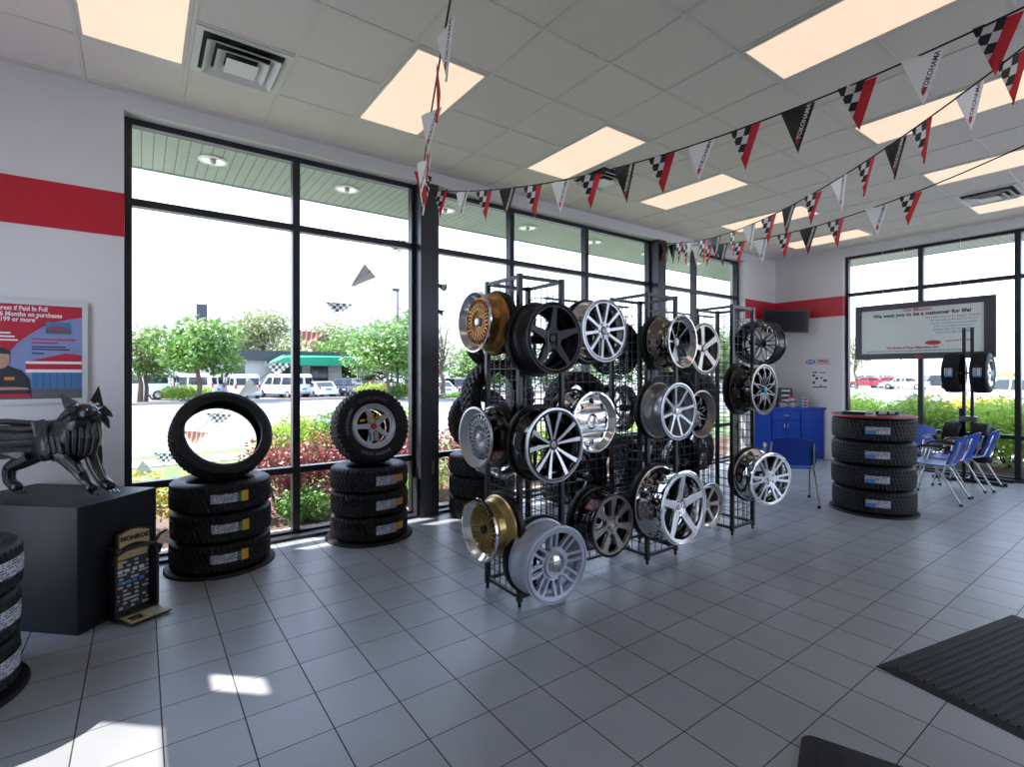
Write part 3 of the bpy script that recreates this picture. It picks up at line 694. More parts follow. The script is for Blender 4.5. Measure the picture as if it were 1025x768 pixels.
# third tower
put(wheel(('mesh', 10, .42, .009), .230, .22, .0, (g['gloss'], g['gun'], g['bronze'], g['cap_blue']), 'black mesh wheel with bright blue centre on the far tower', dip=.0), Y(765.5, 390, 2.40), N_F)
put(wheel(('sp', spk(6, .012, .012, 0, (.17, .15)), .32, .93, 1), .250, .22, .0, (g['chrome'], g['chrome'], g['chrome'], g['chrome']), 'chrome twin spoke wheel at the foot of the far tower', dip=.02), Y(772, 480, 2.42), N_F+Vector((-.27, 0, -.03)))
put(wheel(('mesh', 9, .3, .010), .225, .19, .02, (g['gloss'], g['gun'], g['gloss'], g['gun']), 'black wheel hung on the far side of the last tower by the television', dip=.0), at_x(765, 344, 5.20), Vector((1, 0, 0)))

# wheels and tyres hung on the window side of the rack
bk = wheel(('sp', spk(5, .024, .022), .3, .92, 1), .24, .20, .0, (g['gloss'], g['gloss'], g['gun'], g['gun']), 'black wheel on the window side of the nearest tower, behind the gold wheel', dip=.02)
NB = Vector((0, 1, 0))
put(bk, (2.215, 3.33, 1.83), NB)
for (x, z, lab) in ((2.88, 1.86, 'black wheel on the window side of the first panel, behind the silver wheel'), (3.52, 1.78, 'black wheel on the window side of the middle tower, top'),
                    (4.14, 1.84, 'black wheel on the window side of the second panel, top'), (4.75, 1.80, 'black wheel on the window side of the far tower, top'),
                    (2.88, .72, 'black wheel on the window side of the first panel, bottom'), (4.14, .72, 'black wheel on the window side of the second panel, bottom')):
    q = dup(bk); put(q, (x, 3.33 if abs(x-2.88) > .1 and abs(x-4.14) > .1 else 3.14, z), NB, .3*x); q['label'] = lab
cw = wheel(('sp', spk(10, .009, .009), .28, .93, 0), .215, .18, .02, (g['polish'], g['silver'], g['chrome'], g['gun']), 'silver wheel on the window side of the nearest tower, low behind the mesh', dip=.02)
put(cw, (2.215, 3.31, .98), NB)
for (x, z, lab) in ((3.52, 1.24, 'silver wheel on the window side of the middle tower'), (4.75, .75, 'silver wheel on the window side of the far tower, low')):
    q = dup(cw); put(q, (x, 3.31, z), NB); q['label'] = lab
for (x, y, z, lab) in ((2.88, 3.06, 1.27, 'chunky tyre hung on the window side of the first panel'), (4.14, 3.06, 1.27, 'chunky tyre hung on the window side of the second panel'),
                       (3.52, 3.22, .70, 'chunky tyre hung on the window side of the middle tower, low'), (4.75, 3.22, 1.27, 'chunky tyre hung on the window side of the far tower')):
    tyre('rearT', lab, (x, y, z), group='tyres hung on the window side of the rack', mw=orient(NB))
tyre('rearT', 'chunky tyre on the nearest tower right behind the black mesh wheel', (2.215, 3.22, 1.36), group='tyres hung on the window side of the rack', mw=orient(NB))
# tyres clamped between rims and rack
tyre('mud', 'chunky tyre leaning upright on the stack beyond the left end of the rack', (S4[0]+.0, S4[1]+.02, 3*.2255+.352), mw=orient((-.25, -.94, .12)))

# wheel in tyre standing on the second stack
top2 = zb+3*.2225
n2 = Vector((.02, -.985, .17)); c2 = Vector((S2[0]+.0, S2[1]-.02, top2+.350))
t2 = tyre('spare', 'tyre on a silver five spoke wheel standing on top of the second stack', c2, mw=orient(n2))
rim = wheel(('sp', spk(5, .026, .020), .34, .84, 1), .213, .20, .012, (g['gun'], g['silver'], g['silver'], g['cap_red']), None, dip=.0, roll=UP+.3)
for kk in kids(rim):
    kk.parent = t2; kk.location.z += .10
bpy.data.objects.remove(rim)
obj('back_disc', MB().disc(.17, -.06, -.05), M['gloss'], t2)
obj('price_card', MB().box(-.055, .05, -.14, -.055, .098, .101), M['label'], t2)
for (x0, y0, n_, rr) in ((-.04, .10, 6, .0), (-.135, .045, 16, .1)):
    yl = MB()
    for k in range(n_): 
        if k in (3, 8): continue
        x = x0+k*.0165; y = y0+rr*(x-x0)*1.6; yl.box(x, x+.0125, y, y+.022, .100, .103)
    obj('yellow_lettering', yl, M['label_y'], t2)
def arc_text(s, r, a_mid, size, m, parent, z, inward=False):
    allm = []
    n = len(s); da = size*.80/r
    for i, ch in enumerate(s):
        a = a_mid+(-(i-(n-1)/2)*da if not inward else (i-(n-1)/2)*da)
        T = Matrix.Rotation(a-(pi/2 if not inward else -pi/2), 4, 'Z'); T = Matrix.Translation((r*cos(a), r*sin(a), z)) @ T
        me = text_mesh(ch, size, 'CENTER', .0008, .0006); me.transform(T); allm.append(me)
    bm = bmesh.new()
    for me in allm: bm.from_mesh(me)
    o = bpy.data.meshes.new('lettering'); bm.to_mesh(o); o.materials.append(m); return link('raised_lettering', o, None, parent)
arc_text('GEOLANDAR', .265, pi/2, .042, g['gun'], t2, .1165)
arc_text('GEOLANDAR', .265, -pi/2, .042, g['gun'], t2, .1165, True)
arc_text('YOKOHAMA', .265, pi*.93, .042, g['gun'], t2, .1165)

# ------------------------------------------------------------ wheel rack
rk = thing('wheel_rack', 'black steel display rack of three mesh towers joined by mesh panels', 'wheel rack', (2.03, 2.70, 0))
RH = 2.215; TW = .37; TD = .385
def grid(m, u0, u1, z0, z1, pitch, f, wv=.005):
    n = max(1, round((u1-u0)/pitch))
    for i in range(n+1):
        u = u0+(u1-u0)*i/n; a, b = f(u, z0), f(u, z1); m.beam(a, b, wv)
    n = max(1, round((z1-z0)/pitch))
    for i in range(n+1):
        z = z0+(z1-z0)*i/n; m.beam(f(u0, z), f(u1, z), wv)
for x in (0, 1.30, 2.55):
    m = MB(); pw = .034
    for i in (0, 1):
        for j in (0, 1):
            m.cbox(x+i*TW-pw/2, x+i*TW+pw/2, j*TD-pw/2, j*TD+pw/2, .035, RH, .003)
            m.disc(.012, 0, .036, 10, x+i*TW, j*TD)
    for z in (.07, RH-.02):
        for j in (0, 1): m.box(x, x+TW, j*TD-.012, j*TD+.012, z-.012, z+.012)
        for i in (0, 1): m.box(x+i*TW-.012, x+i*TW+.012, 0, TD, z-.012, z+.012)
    t = obj('tower_frame', m, M['rack'], rk)
    for nm, f, u1 in (('side_grid', lambda u, z: (x, u, z), TD), ('side_grid', lambda u, z: (x+TW, u, z), TD), ('front_grid', lambda u, z: (u+x, 0, z), TW), ('back_grid', lambda u, z: (u+x, TD, z), TW)):
        q = MB(); grid(q, .02, u1-.02, .08, RH-(.03 if 'side' in nm else .15), .075, f); obj(nm, q, M['rack'], t)
for x in (TW, 1.30+TW):
    q = MB(); L_ = .93 if x < 1 else .88
    grid(q, x+.015, x+L_-.015, .10, 2.10, .078, lambda u, z: (u, .19, z))
    q.beam((x, .19, .09), (x+L_, .19, .09), .022); q.beam((x, .19, 2.11), (x+L_, .19, 2.11), .012)
    q.beam((x, .0, .09), (x, TD, .09), .018); 
    obj('mesh_panel', q, M['rack'], rk)
# black holders the rims are bolted to, each with its arm into the rack
for c, n, t in HANG:
    if n.x > .5:
        q = MB().tube([(2.92, c.y-2.70, c.z), (c.x-2.03-.02, c.y-2.70, c.z)], .03, 10); obj('wheel_holder', q, M['rack'], rk, True); continue
    Rr = max(abs(v.co.x) for v in kids(t)[0].data.vertices); W_ = -min(v.co.z for v in kids(t)[0].data.vertices)
    if abs(n.y) > abs(n.x): plane = 2.71 if n.y < 0 else 3.07
    else: plane = 2.03 if n.x < 0 else 4.95
    if abs(n.y) > abs(n.x):
        for (u0, u1) in ((2.42, 3.31), (3.72, 4.56)):
            if u0 < c.x < u1: plane = 2.895
    back = c-n*(W_+.002); m_ = orient(n)
    dist = abs((plane-back.y)/n.y) if abs(n.y) > abs(n.x) else abs((plane-back.x)/n.x)
    mb = MB(); mb.T = Matrix.Translation(back-Vector((2.03, 2.70, 0))) @ m_
    th = min(.05, max(.012, dist-.02))
    if c.y < 3.0: mb.lathe([(Rr*.76, 0), (Rr+.012, 0), (Rr+.018, -.012), (Rr+.012, -th), (Rr*.76, -th)], 40, True); mb.box(-Rr*.8, Rr*.8, -.012, .012, -th, -th+.010).box(-.012, .012, -Rr*.8, Rr*.8, -th, -th+.010)
    mb.disc(.03, -dist, .06 if c.y < 3 else .02, 16)
    obj('wheel_holder', mb, M['rack'] if c.y > 3 else M['rubber2'], rk, True)

# ------------------------------------------------------------ plinth and cat sculpture
A = Vector((-.301, 3.937)); e1 = Vector((-.72, .694)).normalized(); e2 = Vector((.704, .71)).normalized()
pz = MB(); B_ = A+e2*.55; L_ = .96
poly = [A, B_, B_+e1*L_, A+e1*L_]
pz.zprism([(p.x-A.x, p.y-A.y) for p in poly], 0, .758)
pl = obj('plinth', pz, M['cab']); pl.location = (A.x, A.y, 0); tag(pl, 'black box plinth carrying the cat sculpture against the left wall', 'plinth')
bv = pl.modifiers.new('b', 'BEVEL'); bv.width = .006; bv.segments = 2
def skin(name, pts, edges, m, parent, sub=2, root=0):
    me = bpy.data.meshes.new(name); me.from_pydata([p[:3] for p in pts], edges, []); o = bpy.data.objects.new(name, me); C.objects.link(o)
    sk = o.modifiers.new('s', 'SKIN'); sk.use_smooth_shade = True
    for i, p in enumerate(pts):
        d = me.skin_vertices[0].data[i]; r = p[3]; d.radius = r if isinstance(r, tuple) else (r, r); d.use_root = (i == root)
    ss = o.modifiers.new('u', 'SUBSURF'); ss.levels = sub; ss.render_levels = sub
    dg = bpy.context.evaluated_depsgraph_get(); dg.update(); m2 = bpy.data.meshes.new_from_object(o.evaluated_get(dg)); bpy.data.objects.remove(o)
    m2.materials.clear(); m2.materials.append(m); m2.name = name
    return link(name, m2, None, parent)
KX = 3.33/FPX
co = at_depth(60, 374.15, 3.33); co.z = .758
cat = thing('cat_sculpture', 'black sculpture of a prowling wildcat built from tyre strips', 'sculpture', co, -YAW)
def LP(px, py, dy): t_ = 3.33+dy; return ((px-512.5)/FPX*t_+452.5*KX, dy, (CAMH-.758)-(py-374.15)/FPX*t_)
def P(px, py, dy=0., r=.05): return (*LP(px, py, dy), r)
catm = mat('sculpture_rubber', (.008, .008, .010), .32, 0., noise=.6, nscale=14, bump=.5, bscale=26)
pts = [P(30, 442, .03, .115), P(-2, 440, -.02, .11), P(-32, 446, -.09, .115), P(54, 440, .0, .125), P(78, 436, -.05, .13), P(84, 420, -.11, .105), P(86, 411, -.17, .092),
       # forward foreleg reaching right then paw hanging
       P(66, 458, -.12, .05), P(80, 473, -.17, .038), P(87, 483, -.17, .028), P(94, 491, -.20, .035),
       # right foreleg standing
       P(92, 448, .03, .062), P(95, 466, .03, .045), P(103, 481, .0, .033), P(113, 489, -.03, .036),
       # hind leg
       P(30, 459, -.03, .06), P(9, 468, -.05, .042), P(9, 482, -.02, .034), P(20, 490, -.06, .038),
       P(-32, 462, -.06, .07), P(-52, 474, -.06, .045), P(-46, 490, -.07, .036)]
ed = [(0, 1), (1, 2), (0, 3), (3, 4), (4, 5), (5, 6), (3, 7), (7, 8), (8, 9), (9, 10), (4, 11), (11, 12), (12, 13), (13, 14), (0, 15), (15, 16), (16, 17), (17, 18), (2, 19), (19, 20), (20, 21)]
skin('body', pts, ed, catm, cat)
tread = mat('sculpture_tread', (.012, .011, .013), .38, 0., noise=.5, nscale=30, bump=.8, bscale=120)
def q3(px, py, dy): return Vector(LP(px, py, dy))
def cone_ear(a, b, c, tip, nm='ear'):
    a, b, c, tip = q3(*a), q3(*b), q3(*c), q3(*tip)
    obj(nm, MB().add([a, b, c, tip], [(0, 1, 2), (0, 3, 1), (1, 3, 2), (2, 3, 0)]), catm, cat)
cone_ear((64, 409, -.16), (78, 402, -.18), (70, 410, -.09), (60, 394, -.13)); cone_ear((90, 401, -.18), (104, 407, -.16), (98, 408, -.09), (99, 386, -.12))
obj('muzzle', MB().ball(q3(88, 414, -.27), .045, 14, 10, (1.1, .9, .75)), catm, cat, True)
obj('nose', MB().ball(q3(89, 410, -.312), .016, 10, 8, (1.3, .8, .8)), M['gloss'], cat, True)
for px in (79, 97): obj('eye', MB().ball(q3(px, 405, -.258), .011, 10, 8), M['bronze'], cat, True)
# cheek ruff strips
for sx, pts_ in ((-1, ((72, 410, -.22), (64, 416, -.20), (57, 421, -.15))), (1, ((102, 408, -.22), (108, 413, -.20), (112, 417, -.16))), (-1, ((74, 416, -.22), (68, 422, -.19), (63, 427, -.15))), (1, ((100, 415, -.21), (106, 421, -.18), (109, 428, -.13)))):
    obj('cheek_strip', MB().tube([q3(*p) for p in pts_], [.026, .020, .006], 8), tread, cat, True)
# tread strips wrapped over back, flank, shoulder and chest
for k in range(6):
    z = 421.5+k*6.8; dy = -.055-.068*sin(k/5*pi); dy2 = dy+.03
    m = MB()
    m.tube([q3(-36+j*11, z+1.5+.9*sin(j*1.3+k), dy2-.018-.018*(7-j)+.012) for j in range(8)], [.012]+[.021]*6+[.013], 6)
    obj('flank_strip', m, tread, cat)
for k, px in enumerate((48, 54, 60)):
    obj('shoulder_strip', MB().tube([q3(px, 424, -.08), q3(px-1, 438, -.155), q3(px+2, 452, -.15), q3(px+6, 461, -.10)], [.014, .020, .020, .012], 8), tread, cat, True)
for k in range(5):
    px = 68+k*7
    obj('chest_strip', MB().tube([q3(px, 424, -.17), q3(px+1, 438, -.20), q3(px+1-k*.8, 452, -.155), q3(78, 461, -.06)], [.012, .020, .016, .008], 8), tread, cat, True)
for p in (((66, 459, -.17), (75, 467, -.20), (81, 474, -.205)), ((92, 452, -.03), (96, 466, -.025), (104, 482, -.04)), ((28, 458, -.09), (16, 464, -.09), (8, 468, -.09)), ((8, 469, -.09), (8, 479, -.06), (12, 487, -.06))):
    obj('leg_strip', MB().tube([q3(*x) for x in p], [.022, .024, .016], 8), tread, cat, True)
for bx_, by_, dd in ((94, 493, -.23), (113, 491, -.06), (20, 492, -.09)):
    for k in range(3): obj('claw', MB().tube([q3(bx_+k*4-4, by_, dd), q3(bx_+k*4+1-2, by_+2.4, dd-.025)], [.010, .003], 6), M['gloss'], cat, True)

# ------------------------------------------------------------ folding brochure display on the floor
ds = thing('brochure_display', 'small black folding shock absorber display standing by the plinth', 'display', (-.025, 4.075, 0), R(28)); ds.scale = (.86, .86, .90)
mb = MB().cbox(-.15, -.13, -.02, .10, 0, .50, .004).cbox(.13, .15, -.02, .10, 0, .47, .004).cbox(-.15, .15, .085, .10, 0, .50, .004).cbox(-.15, .15, -.02, .10, 0, .03, .004)
obj('case', mb, M['blackp'], ds); obj('side_panel', MB().box(.151, .154, -.015, .095, .03, .46), M['brown'], ds); obj('info_panel', MB().box(-.125, .125, .070, .078, .03, .47), print_mat('display_print', (.02, .02, .022), (.45, .46, .42), 38, 34, .55), ds)
obj('gold_heading', MB().prism([(-.11, .40), (.11, .40), (.11, .455), (.0, .475), (-.11, .455)], .062, .069), M['tan'], ds)
tp = [(-.10+.20*i/8, .52+.025*sin(pi*i/8)) for i in range(9)]
obj('header_card', MB().prism([(p[0], p[1]+.062) for p in tp]+[(p[0], p[1]-.03) for p in reversed(tp)], .02, .035), M['tan'], ds)
obj('header_border', MB().prism([(p[0]*1.12, p[1]+.070) for p in tp]+[(p[0]*1.12, p[1]-.038) for p in reversed(tp)], .036, .05), M['blackp'], ds)
text('header_lettering', 'MONROE', .044, M['ink'], ds, Matrix.Translation((0, .018, .552)) @ TXZ, bold=.003)
obj('carry_handle', MB().tube([(-.16, .0, .40), (-.16, -.03, .455), (-.10, -.045, .49), (.0, -.05, .50), (.10, -.045, .49), (.16, -.03, .455), (.16, 0, .40)], .011, 8), M['blackp'], ds, True)
fl_ = obj('fold_out_flap', MB().box(-.14, .14, -.20, -.02, .012, .022), M['blackp'], ds)
obj('flap_print', MB().box(-.125, .125, -.19, -.03, .022, .024), M['tan'], fl_); obj('flap_picture', MB().box(.0, .11, -.17, -.06, .024, .0255), M['sign_face'], fl_); obj('flap_picture', MB().box(-.10, -.02, -.15, -.07, .024, .0255), M['gloss'], fl_)
obj('strap', MB().tube([(.16, .06, .42), (.19, .09, .47), (.24, .13, .495), (.32, .18, .50)], .010, 8), M['blackp'], ds, True)
for z in (.30, .22): 
    for k in range(4): obj('info_icon', MB().box(-.09+k*.05, -.06+k*.05, .066, .069, z, z+.022), M['label_w'] if z > .25 else M['label_b'], ds)
obj('info_icon', MB().box(-.10, -.06, .066, .069, .355, .385), M['label_y'], ds)

# ------------------------------------------------------------ framed poster
px0, px1 = -1.42, -.325; pzt, pzb = 2.078, 1.335; PY = WY-.012
po = thing('framed_poster', 'red and blue payment offer poster in a silver frame on the left wall', 'poster', ((px0+px1)/2, WY, pzb))
hw = (px1-px0)/2; hh = pzt-pzb
mb = MB().box(-hw, hw, -.028, -.002, 0, .032).box(-hw, hw, -.028, -.002, hh-.032, hh).box(-hw, -hw+.032, -.028, -.002, .032, hh-.032).box(hw-.032, hw, -.028, -.002, .032, hh-.032)
obj('frame', mb, M['alu'], po); ax0, ax1, az0, az1 = -hw+.03, hw-.03, .03, hh-.03
obj('print_sheet', MB().box(ax0, ax1, -.012, -.003, az0, az1), M['poster_blue'], po)
sh = []
X = lambda px: (at_y(px, 350, WY).x-(px0+px1)/2); 
def Zp(px, py): return at_y(px, py, WY).z-pzb
red = [(ax0, az1), (ax1, az1), (ax1, Zp(82, 318))]+[(X(p), Zp(p, q)) for p, q in ((70, 320), (55, 323), (40, 329), (28, 336), (18, 343), (10, 352), (0, 358))]+[(ax0, Zp(0, 359))]
obj('red_field', MB().prism(red, -.0145, -.012), M['poster_red'], po)
for s_, px, py, al, sz in (('No Interest if Paid In Full', 48, 309, 'RIGHT', .046), ('Within 6 Months on purchases', 62.5, 315.5, 'RIGHT', .046), ('of $199 or more*', 38, 319.5, 'RIGHT', .046)):
    text('poster_lettering', s_, sz, M['ink_white'], po, Matrix.Translation((X(px), -.0155, Zp(px, py)-.01)) @ TXZ @ Matrix.Diagonal((.76, 1, 1, 1)), al, .0012)
for k, (a_, b_, py) in enumerate(((-10, 11, 333), (-10, 15, 336.5), (-10, 18, 340))): obj('small_print', MB().box(X(a_), X(b_), -.016, -.0145, Zp(5, py+1), Zp(5, py-.6)), M['ink_white'], po)
obj('photo_inset', MB().box(X(46), X(71), -.0165, -.012, Zp(58, 334.5), Zp(58, 323)), M['poster_sky'], po); obj('inset_building', MB().box(X(46), X(71), -.0175, -.0165, Zp(58, 334.5), Zp(58, 329)), M['poster_grey'], po); obj('inset_roof', MB().box(X(50), X(66), -.018, -.0175, Zp(58, 329.5), Zp(58, 327.5)), M['poster_red'], po)
for k, (a_, b_, py, c_) in enumerate(((32, 76, 340, 'poster_red'), (32, 58, 343.5, 'poster_red'), (32, 66, 347.5, 'ink_dark'), (32, 70, 350, 'ink_dark'), (32, 44, 354, 'ink_dark'))):
    obj('small_print', MB().box(X(a_), X(b_), -.014, -.012, Zp(50, py+.7), Zp(50, py-.5)), M[c_], po)
obj('store_roof', MB().prism([(X(26), Zp(26, 365)), (X(82), Zp(82, 362)), (X(82), Zp(82, 356)), (X(66), Zp(66, 354)), (X(28), Zp(28, 362))], -.014, -.012), M['poster_red'], po)
obj('store_wall', MB().prism([(X(26), Zp(26, 371)), (X(82), Zp(82, 370)), (X(82), Zp(82, 362)), (X(26), Zp(26, 365))], -.0142, -.012), M['poster_red'], po)
for a_, b_ in ((362, 364.5), (370, 373)): obj('store_trim', MB().box(X(26), X(82), -.0155, -.0142, Zp(54, b_), Zp(54, a_)), M['ink_white'], po)
obj('store_windows', MB().box(X(32), X(82), -.0145, -.012, Zp(54, 389), Zp(54, 373)), M['poster_sky'], po)
for k in range(7): obj('store_mullion', MB().box(X(36+k*7), X(37+k*7), -.016, -.0145, Zp(54, 389), Zp(54, 373)), M['poster_grey'], po)
obj('store_pavement', MB().box(ax0, ax1, -.0148, -.012, az0, Zp(54, 389)), M['poster_grey'], po)
obj('printed_head', MB().prism([(X(0)+.052*cos(a), Zp(0, 360)+.066*sin(a)) for a in [2*pi*i/20 for i in range(20)]], -.018, -.0145), M['skin'], po)
obj('printed_hair', MB().prism([(X(0)+.056*cos(a), Zp(0, 354)+.045*sin(a)) for a in [pi*i/10-.1 for i in range(11)]], -.0195, -.018), M['ink_dark'], po)
obj('printed_shirt', MB().prism([(ax0, az0+.02), (X(32), az0+.02), (X(30), Zp(30, 380)), (X(22), Zp(22, 371)), (X(8), Zp(8, 366)), (X(-10), Zp(-10, 366)), (ax0, Zp(-12, 374))], -.0175, -.0148), M['shirt'], po)
obj('printed_badge', MB().box(X(5), X(15), -.0185, -.0175, Zp(10, 380.5), Zp(10, 377.5)), M['label_o'], po)
obj('printed_arms', MB().prism([(ax0, Zp(0, 391)), (X(30), Zp(30, 390)), (X(28), Zp(28, 388.2)), (X(14), Zp(14, 387.5)), (ax0, Zp(0, 387.6))], -.0195, -.0175), M['skin'], po)
obj('red_footer_print', MB().box(ax0, X(31), -.0195, -.0175, Zp(10, 398), Zp(10, 394.5)), M['poster_red'], po)

# ------------------------------------------------------------ hanging sign at the right windows
SXX = 9.93
c_tl = at_x(856, 307.5, SXX); c_tr = at_x(997, 294.6, SXX); c_bl = at_x(856, 360.6, SXX)
yA, yB = c_tl.y, c_tr.y; zt = (c_tl.z+c_tr.z)/2; zb_ = c_bl.z
sg = thing('hanging_sign', 'large grey framed mission statement board hanging in front of the right windows', 'sign', (SXX, (yA+yB)/2, (zt+zb_)/2), -pi/2)
W2, H2 = abs(yA-yB)/2, (zt-zb_)/2       # local x runs to the right in the picture, local y away from the room
mb = MB().cbox(-W2, W2, .0, .045, H2-.095, H2, .004).cbox(-W2, W2, 0, .045, -H2, -H2+.095, .004).cbox(-W2, -W2+.095, .0, .045, -H2+.09, H2-.09, .002).cbox(W2-.13, W2, .0, .045, -H2+.09, H2-.09, .002)
obj('frame', mb, M['sign_frame'], sg); obj('face', MB().box(-W2+.08, W2-.11, .008, .04, -H2+.08, H2-.08), M['sign_face'], sg)
obj('frame_stud', MB().cbox(-W2+.03, -W2+.055, -.004, .0, -H2+.035, -H2+.06, .002), M['ink_dark'], sg)
obj('frame_badge', MB().cbox(-.05, .03, -.003, .0, -H2+.04, -H2+.058, .001), M['cap_red'], sg)
def st(s_, size, m, x, z, al='CENTER', bold=0.): text('sign_lettering', s_, size, M[m], sg, Matrix.Translation((x, .0065, z)) @ TXZ, al, bold)
st('Our Mission:', .072, 'ink_red', -.03, H2-.125, bold=.0015); st('We want you to be a customer for life!', .078, 'ink_dark', .0, H2-.195, bold=.003)
st('We want you to be happy. Period.', .047, 'ink_red', .40, H2-.265)
for k, s_ in enumerate(('We have always felt that you deserve', 'the best customer service available.', 'If for some reason you are not', 'satisfied with our service please', 'call us at 1-800-755-7897')): st(s_, .038 if k < 4 else .042, 'ink_blue', .42, H2-.315-.048*k)
lg = MB().prism([(.17+.10*cos(a), -.205+.034*sin(a)) for a in [2*pi*i/28 for i in range(28)]], .004, .0079); obj('red_oval_logo', lg, M['ink_red'], sg)
st('The Stores of Tires Alignments, plus', .046, 'ink_red', -.10, -H2+.185, bold=.002)
for k in range(2):
    x = -W2+.18
    m = MB()
    while x < W2-.35:
        l = random.uniform(.02, .06); m.box(x, x+l, .004, .0079, -H2+.128-.0*k, -H2+.138); x += l+.012
    if k == 0: obj('sign_lettering', m, M['ink_blue'], sg)
m = MB(); x = .33
while x < .62: l = random.uniform(.015, .05); m.box(x, x+l, .004, .0079, -.195+.03*(x-.33), -.18+.03*(x-.33)); x += l+.01
obj('sign_signature', m, M['ink_red'], sg)
for px in (883, 904, 961):
    yy = at_x(px, 300, SXX).y-(yA+yB)/2
    obj('hanging_wire', MB().tube([(-yy, .02, H2-.01), (-yy, .02, CEIL-(zt+zb_)/2)], .0025, 5), M['vent'], sg)

# ------------------------------------------------------------ television
tv = thing('television', 'black wall television tilted in the far corner above the blue cabinet', 'television', at_depth(786.5, 321.8, 9.35), R(-42))
obj('case', MB().cbox(-.39, .39, .0, .05, -.21, .21, .008), M['tvcase'], tv); obj('screen', MB().box(-.365, .365, -.003, .001, -.18, .185), M['screen'], tv)
obj('wall_arm', MB().beam((0, .05, 0), (0, .54, 0), .05).cbox(-.1, .1, .05, .07, -.1, .1, .004), M['blackp'], tv)
tv.rotation_euler = (R(6), R(2), R(-49))

# ------------------------------------------------------------ corner cabinet
Pl = Vector((9.13, WY-.004)); Pr = Vector((WX-.006, 4.10)); dd = (Pr-Pl); Lc = dd.length; dd = dd.normalized()
cb = thing('corner_cabinet', 'bright blue cabinet set diagonally across the far corner', 'cabinet', (Pl.x, Pl.y, 0), math.atan2(dd.y, dd.x))
ca = math.atan2(dd.y, dd.x); Rt = Matrix.Rotation(-ca, 2)
cor = Rt @ (Vector((WX-.006, WY-.004))-Pl)
tri = [(0.02, 0), (Lc-.005, 0), (cor.x, cor.y)]
obj('body', MB().zprism([(.03, .012), (Lc-.03, .012), (cor.x, cor.y-.02)], 0, .90), M['blue_cab'], cb)
obj('top', MB().zprism([(0, -.02), (Lc, -.02), (Lc, 0), (cor.x, cor.y), (0, 0)], .90, .935), M['blue_cab'], cb)
def door(x0, x1, z0, z1, nm, handle=None):
    d = obj(nm, MB().cbox(x0, x1, -.012, .012, z0, z1, .005), M['blue_cab'], cb)
    if nm == 'door' and z1-z0 > .4: obj('raised_panel', MB().cbox(x0+.05, x1-.05, -.017, -.010, z0+.05, z1-.05, .004), M['blue_cab'], d)
    if handle:
        a, b, c_, e = handle; obj('handle', MB().cbox(a, b, -.035, -.012, c_, e, .004), M['steel'], d)
x1_, x2_, x3_, x4_ = .06, .36, .86, Lc-.06
door(x1_, x2_-.02, .08, .87, 'door'); door(x2_, x3_-.02, .70, .87, 'drawer', (.56, .65, .78, .795)); door(x2_, .595, .08, .68, 'door', (.565, .58, .56, .63)); door(.605, x3_-.02, .08, .68, 'door', (.62, .635, .56, .63)); door(x3_, x4_, .08, .87, 'door')
def onCab(px, off, z=.935):   # point on the worktop
    f = Pl+dd*0; nrm = Vector((-dd.y, dd.x)); 
    for k in range(60):
        p = Pl+dd*(Lc*k/59)+nrm*off
        X_ = p.x*cy_-p.y*sy_; Y_ = p.x*sy_+p.y*cy_
        if CX_(X_, Y_) >= px: return Vector((p.x, p.y, z))
    return Vector((p.x, p.y, z))
def CX_(X_, Y_): return 512.5+FPX*X_/Y_
p = onCab(784.5, .16); t = thing('drinks_machine', 'dark boxes stacked on the blue cabinet behind the food containers', 'box stack', p, ca)
for k in range(4): obj('dark_box', MB().cbox(-.12, .12, -.08, .08, k*.088, k*.088+.084, .004), M['ink_dark'], t); obj('box_print', MB().box(-.07, .07, -.083, -.08, k*.088+.02, k*.088+.05), M['label_w' if k == 1 else 'gun'], t)
t.name = 'box_stack'
for i, px in enumerate((783, 793)):
    p = onCab(px, .07); j = thing('lidded_jar', ['left', 'right'][i]+' clear tub with a red lid on the blue cabinet', 'jar', p, 0)
    obj('tub', MB().lathe([(0, 0), (.05, 0), (.065, .09), (.06, .09), (.045, .006), (0, .006)], 24), M['sign_face'], j, True); obj('lid', MB().lathe([(0, .115), (.05, .112), (.07, .095), (.07, .085), (0, .085)], 24), M['brown'], j, True)
p = onCab(790, .11, .935); j = thing('red_lid_tub', 'tall clear tub with a bright red lid on the blue cabinet', 'jar', p, 0)
obj('tub', MB().lathe([(0, 0), (.055, 0), (.065, .17), (.06, .17), (.05, .006), (0, .006)], 24), M['sign_face'], j, True); obj('lid', MB().lathe([(0, .215), (.05, .21), (.075, .19), (.075, .17), (0, .17)], 24), M['label_r'], j, True)
for i, px in enumerate((802.5, 806.5)):
    p = onCab(px, .07); j = thing('paper_cup_stack', ['left', 'right'][i]+' of the two white and red cup stacks on the blue cabinet', 'cups', p, 0)
    obj('cups', MB().lathe([(0, 0), (.026, 0), (.034, .17), (0, .17)], 20), M['label_w'], j, True)
    for k in range(3): obj('cup_band', MB().lathe([(.030+.0025*k, .025+k*.052), (.0345+.0015*k, .05+k*.052), (.031, .05+k*.052)], 20), M['ink_red' if i else 'label_b'], j, True)

